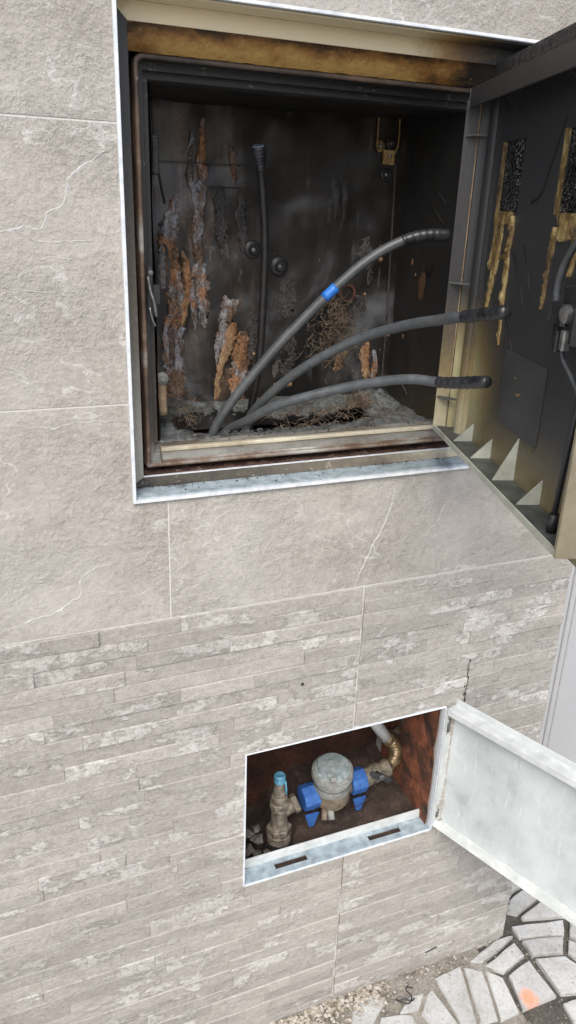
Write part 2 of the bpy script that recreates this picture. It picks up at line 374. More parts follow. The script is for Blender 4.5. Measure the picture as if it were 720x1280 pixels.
def box(name, b, mat, parent=None, bevel=0.0, seg=1):
    bm = bmesh.new(); bbox(bm, *b); return frombm(name, bm, mat, parent, False, bevel, seg)
def prism_xz(bm, pts, y0, y1):
    vs = [bm.verts.new((x, y0, z)) for x, z in pts]; f = bm.faces.new(vs)
    r = bmesh.ops.extrude_face_region(bm, geom=[f])
    for g in r['geom']:
        if isinstance(g, bmesh.types.BMVert): g.co.y = y1
def catmull(pts, k=8):
    P = [Vector(p) for p in pts]; P = [P[0] * 2 - P[1]] + P + [P[-1] * 2 - P[-2]]; o = []
    for i in range(1, len(P) - 2):
        a, b, c, d = P[i - 1:i + 3]
        for j in range(k):
            t = j / k
            o.append(.5 * ((2 * b) + (c - a) * t + (2 * a - 5 * b + 4 * c - d) * t * t + (3 * b - a - 3 * c + d) * t ** 3))
    o.append(P[-2]); return o
def tube_data(path, rad, seg=12, cap=True):
    """swept circle; rad is a number or a function of 0..1"""
    V, F = [], []; n = len(path); up = None
    for i, p in enumerate(path):
        d = (path[min(i + 1, n - 1)] - path[max(i - 1, 0)]).normalized()
        if up is None: up = d.orthogonal().normalized()
        up = (up - d * up.dot(d)).normalized(); sd = d.cross(up)
        r = rad(i / max(1, n - 1)) if callable(rad) else rad
        for s in range(seg):
            a = 2 * math.pi * s / seg; V.append(p + (up * math.cos(a) + sd * math.sin(a)) * r)
    for i in range(n - 1):
        for s in range(seg):
            F.append((i * seg + s, i * seg + (s + 1) % seg, (i + 1) * seg + (s + 1) % seg, (i + 1) * seg + s))
    if cap: F.append(tuple(range(seg - 1, -1, -1))); F.append(tuple((n - 1) * seg + s for s in range(seg)))
    return V, F
def tube(name, path, rad, mat, parent=None, seg=12):
    V, F = tube_data([Vector(p) for p in path], rad, seg); return fromdata(name, V, F, mat, parent, True)
def lathe(name, base, axis, prof, mat, parent=None, seg=28, smooth=True):
    ax = Vector(axis).normalized(); u = ax.orthogonal().normalized(); v = ax.cross(u); V, F = [], []
    for r, h in prof:
        for s in range(seg):
            a = 2 * math.pi * s / seg; V.append(Vector(base) + ax * h + (u * math.cos(a) + v * math.sin(a)) * r)
    for i in range(len(prof) - 1):
        for s in range(seg):
            F.append((i * seg + s, i * seg + (s + 1) % seg, (i + 1) * seg + (s + 1) % seg, (i + 1) * seg + s))
    F.append(tuple(range(seg - 1, -1, -1))); F.append(tuple((len(prof) - 1) * seg + s for s in range(seg)))
    o = fromdata(name, V, F, mat, parent, smooth)
    if smooth:
        o.data.polygons.foreach_set("use_smooth", [len(p.vertices) == 4 for p in o.data.polygons])
        try: o.data.set_sharp_from_angle(angle=math.radians(38))
        except Exception: pass
    return o
def grid(name, fn, nu, nv, mat, parent=None, smooth=True, keep=None):
    V = [fn(i / nu, j / nv) for j in range(nv + 1) for i in range(nu + 1)]
    F = []
    for j in range(nv):
        for i in range(nu):
            if keep and not keep((i + .5) / nu, (j + .5) / nv): continue
            a = j * (nu + 1) + i; F.append((a, a + 1, a + nu + 2, a + nu + 1))
    return fromdata(name, V, F, mat, parent, smooth)
def nz(p, s, k=0.0): return noise.noise(Vector(p) * s + Vector((k, k * 1.3, -k)))
def fbm(p, s, k=0.0): return nz(p, s, k) + .5 * nz(p, s * 2.1, k + 3) + .25 * nz(p, s * 4.3, k + 7)

# ------------------------------------------------------------------ the setting: ground and pavement
def sheet(name, x0, x1, y0, y1, z, mat):
    o = fromdata(name, [(x0, y0, z), (x1, y0, z), (x1, y1, z), (x0, y1, z)], [(0, 1, 2, 3)], mat); return o
tag(sheet("ground", -150, 150, -150, 150, -.05, GROUND), kind="structure")
pav = grid("pavement", lambda u, v: (-2.6 + 4.6 * u, -2.4 + 3.0 * v, -.012 + .003 * fbm((u * 4.6, v * 3, 0), 9)), 90, 60, BED)
tag(pav, kind="structure")

PX0, PX1 = -2.4, 1.014       # wall extent
BX = (.195, .785, 1.185, 1.79)      # upper opening x0 x1 z0 z1
NX = (.365, .765, .410, .705)       # lower opening
# ------------------------------------------------------------------ tiled wall
wall = empty("tiled_wall", (-.3, .15, 0), "grey beige wall with large slate tiles above and ledge stone tiles below", "wall")
xs = [PX0, BX[0], NX[0], NX[1], BX[1], PX1 - .004]; zs = [-.05, NX[2] - .085, NX[3], BX[2], BX[3], 2.66]
def solid(i, j):
    if i < 0 or j < 0 or i >= 5 or j >= 5: return False
    if j == 3 and i in (1, 2, 3): return False
    if j == 1 and i == 2: return False
    return True
Vw, Fw = [], []
def quad(*p):
    b = len(Vw); Vw.extend(p); Fw.append(tuple(range(b, b + 4)))
Y0, Y1 = .0009, .36
for i in range(5):
    for j in range(5):
        if not solid(i, j): continue
        a, b, c, d = xs[i], xs[i + 1], zs[j], zs[j + 1]
        quad((a, Y0, c), (b, Y0, c), (b, Y0, d), (a, Y0, d))
        for (di, dj, e) in ((-1, 0, ((a, c), (a, d))), (1, 0, ((b, d), (b, c))), (0, -1, ((b, c), (a, c))), (0, 1, ((a, d), (b, d)))):
            if not solid(i + di, j + dj):
                (p, q), (r, s) = e; quad((p, Y0, q), (r, Y0, s), (r, Y1, s), (p, Y1, q))
quad((PX1 - .004, Y1, -.05), (PX0, Y1, -.05), (PX0, Y1, 2.66), (PX1 - .004, Y1, 2.66))
fromdata("masonry_core", Vw, Fw, GROUT, wall)
G = .0011
def tile_piece(pts):
    bm = bmesh.new(); prism_xz(bm, pts, 0.0, .0032)
    return frombm("tile", bm, TILE, wall, False, .0004)
rows = [(.990, 1.321), (1.321, 1.655), (1.655, 1.989), (1.989, 2.323), (2.323, 2.657)]
for k, (z0, z1) in enumerate(rows):
    joints = [.243 + i - (0.5 if k % 2 else 0) for i in range(-3, 3)]
    cuts = sorted(set([PX0] + [j for j in joints if PX0 < j < PX1] + [PX1]))
    for a, b in zip(cuts[:-1], cuts[1:]):
        a2, b2 = a + (G if a > PX0 else 0), b - (G if b < PX1 else 0); c2, d2 = z0 + G, z1 - G
        x0, x1, q0, q1 = BX
        if b2 <= x0 or a2 >= x1 or d2 <= q0 or c2 >= q1:
            tile_piece([(a2, c2), (b2, c2), (b2, d2), (a2, d2)])
        elif c2 < q0:          # tile under the opening: notch in its upper edge
            if a2 < x0 and b2 < x1: tile_piece([(a2, c2), (b2, c2), (b2, q0), (x0, q0), (x0, d2), (a2, d2)])
            else: tile_piece([(a2, c2), (b2, c2), (b2, d2), (x1, d2), (x1, q0), (a2, q0)])
        elif d2 > q1:
            if a2 < x0 and b2 < x1: tile_piece([(a2, c2), (x0, c2), (x0, q1), (b2, q1), (b2, d2), (a2, d2)])
            else: tile_piece([(a2, q1), (x1, q1), (x1, c2), (b2, c2), (b2, d2), (a2, d2)])
        else:
            if a2 < x0: tile_piece([(a2, c2), (min(b2, x0), c2), (min(b2, x0), d2), (a2, d2)])
            if b2 > x1: tile_piece([(max(a2, x1), c2), (b2, c2), (b2, d2), (max(a2, x1), d2)])
VEIN = m_simple("pale_cleft_edge", (.34, .325, .31), (.56, .55, .535), 110, .75, 0, .0015)
def vein(pts, w, k):
    C = catmull([(x, 0, z) for x, z in pts], 14); V, F = [], []
    for i, c in enumerate(C):
        d = C[min(i + 1, len(C) - 1)] - C[max(i - 1, 0)]; nn = Vector((-d.z, 0, d.x)).normalized(); t = i / (len(C) - 1)
        j = .0030 * nz(c, 55, k) + .0016 * nz(c, 170, k); hw = w * 1.3 * max(.08, min(1, t * 5, (1 - t) * 5)) * (.55 + 1.1 * abs(nz(c, 90, k + 4)))
        o = c + nn * j
        V += [o - nn * hw * 2.2 + Vector((0, .0001, 0)), o + Vector((0, -.0007, 0)), o + nn * hw * .7 + Vector((0, .0001, 0))]
    for i in range(len(C) - 1):
        for q in (0, 1): a = i * 3 + q; F.append((a, a + 1, a + 4, a + 3))
    fromdata("cleft_edge", V, F, VEIN, wall)
for k, (w, pts) in enumerate((
    (.0013, [(.030, 1.533), (.047, 1.534), (.08, 1.537), (.1, 1.54), (.11, 1.555), (.128, 1.568), (.133, 1.589), (.147, 1.605), (.167, 1.616), (.191, 1.631)]),
    (.0008, [(.084, 1.524), (.106, 1.522), (.134, 1.525), (.16, 1.524)]), (.0007, [(.095, 1.502), (.123, 1.505), (.151, 1.504)]),
    (.0011, [(-.003, 1.007), (.035, 1.019), (.067, 1.025), (.096, 1.039), (.111, 1.05), (.114, 1.071), (.126, 1.084), (.149, 1.093), (.17, 1.094)]),
    (.0009, [(.613, 1.175), (.61, 1.132), (.596, 1.092), (.576, 1.052), (.563, 1.022), (.552, .994)]), (.0006, [(.192, 1.036), (.21, 1.042), (.228, 1.05)]),
    (.0006, [(.120, 1.055), (.140, 1.052), (.160, 1.046), (.185, 1.044)]), (.0008, [(.176, 1.416), (.18, 1.43), (.191, 1.442)]), (.0006, [(.05, 1.47), (.09, 1.466), (.12, 1.46)]),
    (.0007, [(.04, 1.300), (.09, 1.297), (.14, 1.301), (.19, 1.299)]), (.0006, [(.68, 1.07), (.70, 1.09), (.715, 1.13)]))):
    vein(pts, w, k * 7.3)
# ledge stone strips, 13 courses to a tile
FARV, FARF = [], []
def strip_piece(a, b, c, d, proud):
    """one strip: front face a 6x2 uneven grid, chamfered all round"""
    n = max(2, min(7, int((b - a) / .035))); V = []; F = []
    ch = .0009; k = random.random() * 50
    xs_ = [a] + [a + ch + (b - a - 2 * ch) * i / n for i in range(n + 1)] + [b]
    zs_ = [c, c + ch, (c + d) / 2, d - .0016, d]
    nx, nzv = len(xs_), 5
    for j, z in enumerate(zs_):
        for i, x in enumerate(xs_):
            rim = i in (0, nx - 1) or j in (0, 4)
            u = .0011 * nz((x, 0, z), 26, k)
            V.append((x, -(proud - (.0020 if j == 4 else .0005) if rim else proud + u), z + (0 if i in (0, nx - 1) else (.0006 * nz((x, j, 0), 40, k) if j in (1, 3) else 0))))
    for j in range(4):
        for i in range(nx - 1):
            q = j * nx + i; F.append((q, q + 1, q + nx + 1, q + nx))
    B = len(V); ring = [i for i in range(nx)] + [j * nx + nx - 1 for j in range(1, 5)] + [4 * nx + i for i in range(nx - 2, -1, -1)] + [j * nx for j in range(3, 0, -1)]
    V += [(V[r][0], .0033, V[r][2]) for r in ring]
    for q in range(len(ring)):
        r = (q + 1) % len(ring); F.append((ring[r], ring[q], B + q, B + r))
    if b <= -.10:
        B = len(FARV); FARV.extend(V); FARF.extend(tuple(i + B for i in f) for f in F); return
    fromdata("ledge_stone", V, F, STRIP, wall)
RH = .330 / 13
nstr = 0
for r in range(39):
    z1 = .9900 - G - r * RH; z0 = z1 - RH + .0001
    if r % 13 == 12: z0 += .0008
    TJ = [PX0, -1.430, -.763, -.096, .571, PX1]
    for a, b in zip(TJ[:-1], TJ[1:]):
        if b <= -.10: seglen = (.66, .68)       # never in view: one plain strip to a tile
        else: seglen = (.09, .34)
        a2, b2 = a + .0018, b - (.0018 if b < PX1 else 0)
        x = a2; cuts = [a2]
        while x < b2:
            x += random.uniform(*seglen)
            if x > b2 - .07: break
            cuts.append(x)
        cuts.append(b2)
        if a == .571 and .70 < (z0 + z1) / 2 < .775:
            cuts = sorted([q for q in cuts if abs(q - .807) > .05] + [.807])
        for p, q in zip(cuts[:-1], cuts[1:]):
            pr = random.choice((.0012, .0016, .0022, .0030, .0042)) + random.uniform(-.0003, .0003)
            g2 = .00005; cr = .0010
            pp = p + (cr if abs(p - .807) < 1e-6 else g2); qq = q - (cr if abs(q - .807) < 1e-6 else g2)
            if z1 <= NX[2] or z0 >= NX[3] or qq <= NX[0] or pp >= NX[1]:
                strip_piece(pp, qq, z0, z1, pr)
            else:
                zz0, zz1 = z0, z1
                if z0 < NX[2] < z1 and z1 - NX[2] < RH: # course cut by the sill
                    if NX[2] - z0 > .004:
                        strip_piece(max(pp, NX[0]), min(qq, NX[1]), z0, NX[2], pr)
                if z0 < NX[3] < z1 and z1 - NX[3] > .004:
                    strip_piece(max(pp, NX[0]), min(qq, NX[1]), NX[3], z1, pr)
                if pp < NX[0] - .006: strip_piece(pp, NX[0], z0, z1, pr)
                if qq > NX[1] + .006: strip_piece(NX[1], qq, z0, z1, pr)
tag(fromdata("ledge_stone_rest", FARV, FARF, STRIP, wall), kind="stuff")
# sooty crack line behind the split strips
box("crack_fill", (.8050, .8090, -.0004, .0006, .706, .776), DARK, wall)
STAIN = m_simple("brown_seep_stain", (.05, .038, .028), (.20, .165, .13), 160, .9)
rc = random.Random(11)
for q in range(26):
    zc = rc.uniform(.708, .800); xc = .807 + rc.gauss(-.001, .0022); r = rc.uniform(.0007, .0024); V, F = [(xc, -.0049, zc)], []
    for k in range(9):
        a = 2 * math.pi * k / 9; rr = r * rc.uniform(.5, 1.3); V.append((xc + rr * .6 * math.cos(a), -.0040, zc + rr * 1.8 * math.sin(a)))
    F = [(0, 1 + k, 1 + (k + 1) % 9) for k in range(9)]
    fromdata("seep_stain", V, F, STAIN if q % 3 else DARK, wall)

# ------------------------------------------------------------------ electrical cabinet
cab = empty("electrical_cabinet", (.49, .15, 1.185), "burnt out electrical cabinet in the wall with its sooty door open", "cabinet")
x0, x1, z0, z1 = BX; T = .0025
# thin white outer edges of the surround
box("trim_edge", (x0 - .002, x0 + T, -.006, .002, z0 - .004, z1 + .004), EDGE, cab, .0006)
box("trim_edge", (x0 + T, x1 + .004, -.006, .002, z1, z1 + .004), EDGE, cab, .0006)
box("trim_edge", (x0 + T, x1 + .004, -.006, .002, z0 - .004, z0 + .0005), EDGE, cab, .0006)
box("trim_edge", (x1, x1 + .004, -.006, .002, z0 + .0005, z1), EDGE, cab, .0006)
# reveals and the inward lips of the steel surround
LW, LY = .023, .040
box("reveal_plate", (x0 - .001, x0 + .0015, .002, LY, z0, z1), FR_LEFT, cab)
box("reveal_plate", (x1 - .0015, x1 + .001, .002, LY, z0, z1), FR_LEFT, cab)
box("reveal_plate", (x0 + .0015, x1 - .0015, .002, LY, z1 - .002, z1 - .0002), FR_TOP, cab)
box("sill_plate", (x0 + .0015, x1 - .0015, .002, LY, z0 - .0005, z0 + .0022), LEDGE, cab)
def lip(pts, mat):
    bm = bmesh.new(); prism_xz(bm, pts, LY, LY + .0022); frombm("surround_lip", bm, mat, cab, False, .0004)
i0, i1, k0, k1 = x0 + LW, x1 - LW, z0 + .018, z1 - LW
lip([(x0 + .0015, z0 + .0022), (i0, k0), (i0, k1), (x0 + .0015, z1 - .002)], FR_LEFT)
lip([(x1 - .0015, z0 + .0022), (x1 - .0015, z1 - .002), (i1, k1), (i1, k0)], FR_LEFT)
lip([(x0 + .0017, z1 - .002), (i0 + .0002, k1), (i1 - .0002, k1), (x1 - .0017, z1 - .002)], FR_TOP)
lip([(x0 + .0017, z0 + .0022), (x1 - .0017, z0 + .0022), (i1 - .0002, k0), (i0 + .0002, k0)], FR_BOT)
# bright worn edge along the bottom lip
box("worn_edge", (i0, i1, LY - .0006, LY + .003, k0, k0 + .0014), EDGE, cab)
# scorched filler between surround and box
def filler(fn, nu, nv, mat, k, am=.0045):
    def g(u, v):
        p = Vector(fn(u, v)); d = am * fbm(p, 70, k); return p + Vector((0, -abs(d), -d * .6))
    grid("scorched_filler", g, nu, nv, mat, cab)
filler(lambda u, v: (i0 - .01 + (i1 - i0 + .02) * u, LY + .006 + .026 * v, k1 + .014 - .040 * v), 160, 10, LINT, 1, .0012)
filler(lambda u, v: (i0 - .01 + (i1 - i0 + .02) * u, LY + .006 + .032 * v, k0 - .008 + .010 * v), 160, 10, FILLER_LOW, 2)
filler(lambda u, v: (i0 - .008 + .016 * v, LY + .006 + .03 * v, k0 + (k1 - k0) * u), 120, 6, FILLER_LOW, 3)
filler(lambda u, v: (i1 + .008 - .016 * v, LY + .006 + .03 * v, k0 + (k1 - k0) * u), 120, 6, FILLER_LOW, 4)
# moulded rim of the plastic box: a profile lofted round a rounded rectangle
RX0, RX1, RZ0, RZ1 = .227, .768, 1.2105, 1.738
def rrect(ins, rad, n=5):
    a, b, c, d = RX0 + ins, RX1 - ins, RZ0 + ins, RZ1 - ins; r = max(.001, rad - ins * .6); o = []
    r2 = .0025
    for cx, cz, s, r in ((b - r, d - r, 0, r), (a + r, d - r, 90, r), (a + r2, c + r2, 180, r2), (b - r2, c + r2, 270, r2)):
        for q in range(n + 1):
            t = math.radians(s + 90 * q / n); o.append((cx + r * math.cos(t), cz + r * math.sin(t)))
    return o
prof = [(.0062, .058), (.0064, .076), (.0070, .0765), (.0150, .0765), (.0155, .077), (.0157, .087), (.0162, .0875), (.0235, .0875), (.0240, .088), (.0262, .1)]
bead = [(0, .085), (0, .058), (.0008, .0565), (.0025, .0557), (.0045, .0557), (.0060, .0568), (.0063, .060)]
BEAD = sooty("rim_bead", (.40, .40, .37), (.14, .09, .062), (.026, .021, .018), lambda t: t.math('ADD', t.math('ADD', lin(t, 0, 0, .5, -.38), t.rng(t.xyz()[2], 1.216, 1.232, -.10, 0.0)), t.math('MULTIPLY', t.noise(t.pos, 9, 3), .25)), .60, 26, (.4, .6), 0, (.4, 1, .5), .35)
loops = [[(x, y, z) for x, z in rrect(i, .012)] for i, y in bead]
n = len(loops[0]); V = [p for l in loops for p in l]; F = [(a * n + b, a * n + (b + 1) % n, (a + 1) * n + (b + 1) % n, (a + 1) * n + b) for a in range(len(loops) - 1) for b in range(n)]
o = fromdata("rim_bead", V, F, BEAD, cab, True)
loops = [[(x, y, z) for x, z in rrect(i, .012)] for i, y in prof]
n = len(loops[0]); V = [p for l in loops for p in l]; F = [(a * n + b, a * n + (b + 1) % n, (a + 1) * n + (b + 1) % n, (a + 1) * n + b) for a in range(len(loops) - 1) for b in range(n)]
o = fromdata("box_rim", V, F, RIM, cab, True)
o.data.set_sharp_from_angle(angle=math.radians(35))
# second bright bar along the bottom of the rim
box("rim_bar", (.250, .752, .0580, .064, 1.2165, 1.2205), BEAD, cab, .001)
box("rim_bar", (.252, .742, .0700, .080, 1.2290, 1.2350), CREAMB, cab, .001)
box("rim_groove", (.251, .743, .0600, .0745, 1.2200, 1.2285), RIM, cab)
# box walls, a little warped by the heat
wx0, wx1, wz0, wz1, wy0, wy1 = .2575, .7385, 1.2385, 1.7125, .098, .272
def warp(p, k, a=.003): return fbm(p, 7, k) * a
grid("back_panel", lambda u, v: (wx0 - .004 + (wx1 - wx0 + .008) * u, wy1 + warp((u, 0, v), 2, .006), 1.2 + (wz1 + .03 - 1.2) * v), 40, 44, BACK, cab)
grid("side_panel", lambda u, v: (wx1 + .001 + warp((0, u, v), 5), wy0 + (wy1 - wy0 + .01) * u, 1.22 + (wz1 + .02 - 1.22) * v), 16, 40, SIDE, cab)
grid("side_panel", lambda u, v: (wx0 - .001 + warp((0, u, v), 6), wy0 + (wy1 - wy0 + .01) * u, 1.22 + (wz1 + .02 - 1.22) * v), 16, 40, SIDE, cab)
grid("top_panel", lambda u, v: (wx0 - .004 + (wx1 - wx0 + .008) * u, wy0 + (wy1 - wy0 + .01) * v, wz1 + .001 + warp((u, v, 0), 7, .004)), 30, 14, TOPP, cab)
def floor_z(x, y): return 1.2365 + .006 * fbm((x, y, 0), 22, 9) + .014 * max(0, (y - .2) / .07) + (.016 * max(0, 1 - abs(x - .29) / .05) * max(0, (y - .14) / .1))
def floor_p(u, v):
    x = wx0 - .001 + (wx1 - wx0 + .002) * u; y = wy0 + (wy1 - wy0 + .006) * v
    return (x, y, floor_z(x, y) if v > .02 else 1.2392)
def floor_keep(u, v):
    x = wx0 + (wx1 - wx0) * u; y = wy0 + (wy1 - wy0) * v; e = .016 * fbm((x, y, 0), 40, 4)
    if ((x - .385) / .088) ** 2 + ((y - .172) / .066) ** 2 < 1 + e * 14: return False
    if .42 < x < .655 and abs(y - (.150 + .10 * (x - .42))) < .036 + e: return False
    return True
fl = grid("box_floor", floor_p, 110, 44, ASH, cab, True, floor_keep)
md = fl.modifiers.new("thick", 'SOLIDIFY'); md.thickness = .007; md.offset = -1
bm = bmesh.new(); bbox(bm, .24, .757, .093, .30, 1.10, 1.228)
for f in [f for f in bm.faces if f.normal.z > .5]: bm.faces.remove(f)
frombm("duct_cavity", bm, DARK, cab)

# melted plastic runs on the back panel
def run(pts, mat, k, name="melted_plastic", y=.270, h=.010, nw=12, sub=16, rag=.6):
    C = catmull([Vector((p[0], p[2], p[1])) for p in pts], sub)      # x, halfwidth, z
    V, F = [], []
    for i, c in enumerate(C):
        t = i / (len(C) - 1); taper = min(1, t * 9 + .35, (1 - t) * 8 + .3)
        for j in range(nw + 1):
            s = -1 + 2 * j / nw
            hw = max(.0008, c.y * taper * (1 + rag * nz((s * .3 + k, c.z, 0), 60, k + (9 if s < 0 else 0)) + rag * .9 * nz((s * .2 + k, c.z, 1), 190, k)))
            x = c.x + s * hw + .003 * nz((0, 0, c.z), 45, k)
            b = max(0, 1 - s * s) ** .5
            hh = .32 * h * b * (.4 + .9 * abs(fbm((x, k, c.z * .45), 52, k))) * min(1, hw / .006 + .25)
            V.append((x, y - hh + (.004 if abs(s) > .99 else 0), c.z))
    for i in range(len(C) - 1):
        for j in range(nw):
            a = i * (nw + 1) + j; F.append((a, a + 1, a + nw + 2, a + nw + 1))
    return fromdata(name, V, F, mat, cab, True)
run([(.336, 1.585, .003), (.327, 1.562, .008), (.320, 1.535, .015), (.319, 1.50, .016), (.324, 1.455, .019), (.330, 1.41, .019), (.328, 1.375, .016)], RUSTM, 1, h=.014)
run([(.344, 1.50, .004), (.348, 1.46, .008), (.345, 1.42, .008), (.338, 1.38, .006)], WOODM, 2, h=.014)
run([(.330, 1.385, .015), (.327, 1.35, .016), (.325, 1.31, .018), (.328, 1.27, .017), (.326, 1.238, .016)], GREYM, 3, h=.012)
run([(.318, 1.40, .006), (.311, 1.365, .006), (.313, 1.33, .007), (.316, 1.30, .004)], RUSTM, 4, h=.012)
run([(.300, 1.305, .012), (.296, 1.275, .017), (.299, 1.240, .020)], WOODM, 5, h=.009)
run([(.378, 1.694, .005), (.377, 1.665, .006), (.375, 1.635, .0075), (.375, 1.600, .009)], RUSTM, 6, h=.009)
run([(.361, 1.672, .003), (.358, 1.645, .006), (.357, 1.612, .006), (.361, 1.585, .005), (.365, 1.555, .003)], GREYM, 7, h=.007)
run([(.374, 1.606, .010), (.373, 1.575, .009), (.371, 1.548, .010), (.368, 1.51, .008), (.370, 1.475, .009)], GREYM, 8, h=.012)
run([(.371, 1.487, .008), (.373, 1.455, .013), (.376, 1.425, .011), (.378, 1.392, .007), (.379, 1.374, .004)], RUSTM, 9, h=.013)
run([(.362, 1.455, .008), (.358, 1.435, .008), (.361, 1.405, .005), (.362, 1.372, .003)], RUSTM, 10, h=.012)
run([(.425, 1.437, .012), (.421, 1.41, .016), (.412, 1.385, .012), (.405, 1.35, .010), (.398, 1.31, .006)], GREYM, 11, h=.010)
run([(.429, 1.385, .010), (.419, 1.35, .012), (.411, 1.32, .010), (.402, 1.29, .006), (.398, 1.25, .008)], WOODM, 12, h=.010)
run([(.449, 1.37, .010), (.445, 1.33, .016), (.441, 1.28, .018), (.436, 1.24, .015)], RUSTM, 13, h=.008)
run([(.408, 1.60, .006), (.404, 1.57, .010), (.408, 1.53, .012), (.414, 1.50, .005)], GHOST, 14, h=.0022)
run([(.443, 1.588, .008), (.441, 1.545, .009), (.446, 1.51, .006), (.447, 1.48, .004)], GHOST, 15, h=.0022)
run([(.424, 1.655, .005), (.427, 1.635, .006), (.431, 1.60, .003)], RUSTM, 16, h=.003)
run([(.47, 1.40, .010), (.468, 1.36, .012), (.462, 1.32, .008)], GHOST, 17, h=.0022)
run([(.53, 1.455, .018), (.525, 1.42, .022), (.53, 1.39, .016)], GHOST, 18, h=.0022)
run([(.535, 1.36, .014), (.532, 1.32, .018), (.528, 1.29, .012)], GHOST, 19, h=.0022)
run([(.640, 1.34, .008), (.636, 1.305, .011), (.634, 1.275, .009)], WOODM, 20, h=.006)
run([(.690, 1.345, .008), (.684, 1.322, .013), (.690, 1.298, .010), (.693, 1.275, .008)], WOODM, 21, h=.012)
run([(.707, 1.33, .004), (.709, 1.30, .006), (.707, 1.262, .006)], RUSTM, 22, h=.006)
run([(.683, 1.53, .014), (.680, 1.50, .018), (.678, 1.46, .014), (.674, 1.43, .008)], GHOST, 23, h=.0022)
run([(.645, 1.43, .006), (.668, 1.425, .009), (.676, 1.40, .007)], GHOST, 24, h=.0022)
# small blobs of cooled drops
for (bx, bz, r) in ((.704, 1.51, .005), (.705, 1.49, .005), (.727, 1.512, .003), (.455, 1.355, .004), (.316, 1.44, .002), (.733, 1.355, .003), (.468, 1.33, .003), (.51, 1.272, .005), (.538, 1.273, .005), (.678, 1.43, .003)):
    lathe("cooled_drop", (bx, .2705, bz), (0, -1, 0), [(r, 0), (r * .9, r * .5), (r * .5, r * .9), (r * .15, r)], WOODM, cab, 9)
# round mounting bosses
for bx, bz in ((.462, 1.503), (.510, 1.477)):
    b = lathe("mounting_boss", (bx, .272, bz), (0, -1, 0), [(.0155, 0), (.0155, .004), (.0135, .006), (.009, .007), (.007, .011), (.0045, .011), (.004, .006)], BLACKP, cab, 24)
    lathe("screw", (bx, .266, bz), (0, -1, 0), [(.0035, 0), (.0035, .003), (.002, .0035)], STEEL, b, 10)
# cover strip outline and washers near the right back edge
def ring_path(pts, r, name, mat, k=5): return tube(name, catmull(pts, k), r, mat, cab, 6)
ring_path([(.682, .268, 1.67), (.681, .268, 1.72), (.685, .268, 1.733), (.700, .268, 1.735), (.716, .268, 1.733), (.721, .268, 1.72), (.722, .268, 1.68), (.716, .268, 1.662), (.71, .268, 1.655)], .0016, "cover_outline", FILLER_TOP)
for bx, bz, m_, r in ((.688, 1.672, GOLD, .009), (.708, 1.677, BLACKP, .008), (.708, 1.657, BLACKP, .0085), (.703, 1.628, BLACKP, .010)):
    b = lathe("washer", (bx, .271, bz), (0, -1, 0), [(r, 0), (r, .0025), (r * .8, .004), (r * .55, .0035), (r * .5, .002)], m_, cab, 18)
    lathe("screw", (bx, .269, bz), (0, -1, 0), [(r * .32, 0), (r * .32, .003), (r * .15, .004)], STEEL, b, 10)
box("cover_plate", (.694, .716, .266, .2705, 1.644, 1.667), FILLER_TOP, cab, .0008)
tube("corner_ridge", catmull([(.720, .270, 1.65), (.722, .268, 1.58), (.724, .269, 1.50), (.726, .268, 1.38), (.727, .269, 1.26)], 6), .0022, GHOST, cab, 6)
box("panel_seam", (.262, .44, .2655, .268, 1.6295, 1.6305), TOPP, cab); box("panel_seam", (.385, .44, .2655, .268, 1.5965, 1.5975), TOPP, cab)
# charred smear on the right wall, flaked patch
def sidepatch(yc, zc, ry, rz, mat, k, nm):
    V, F = [(wx1 - .0022, yc, zc)], []
    for q in range(22):
        a = 2 * math.pi * q / 22; rr = 1 + .45 * nz((math.cos(a), math.sin(a), k), 1.8)
        V.append((wx1 - .0006, yc + ry * rr * math.cos(a), zc + rz * rr * math.sin(a)))
    for q in range(22): F.append((0, 1 + q, 1 + (q + 1) % 22))
    fromdata(nm, V, F, mat, cab)
sidepatch(.178, 1.452, .012, .022, m_simple("brown_scorch", (.05, .028, .014), (.10, .055, .03), 60, .5), 1, "scorch_patch")
sidepatch(.160, 1.484, .010, .010, m_simple("black_scorch", (.008, .007, .006), (.02, .016, .012), 60, .4), 2, "scorch_patch")
for (yy, zz, r) in ((.215, 1.49, .004), (.225, 1.36, .004), (.20, 1.47, .002), (.215, 1.375, .0025)):
    sidepatch(yy, zz, r * .6, r * 1.3, WOODM, zz, "cooled_drop")
tube("wire_scrap", catmull([(.733, .215, 1.285), (.732, .20, 1.275), (.733, .185, 1.262)], 5), .0013, GHOST, cab, 6)
for a, b in (((.735, .20, 1.63), (.735, .125, 1.585)), ((.735, .20, 1.60), (.735, .125, 1.555)), ((.735, .195, 1.575), (.735, .135, 1.53))):
    tube("scorch_streak", [a, tuple((p + q) / 2 + .002 for p, q in zip(a, b)), b], .0006, TOPP, cab, 5)
# terracotta duct mouth behind the fibre nest
b = lathe("duct_mouth", (.640, .272, 1.432), (0, -1, .1), [(.016, 0), (.016, .010), (.012, .010), (.012, .001)], BRICK, cab, 20)
lathe("duct_bore", (.640, .270, 1.432), (0, -1, .1), [(.012, 0), (.011, .001)], DARK, b, 20)
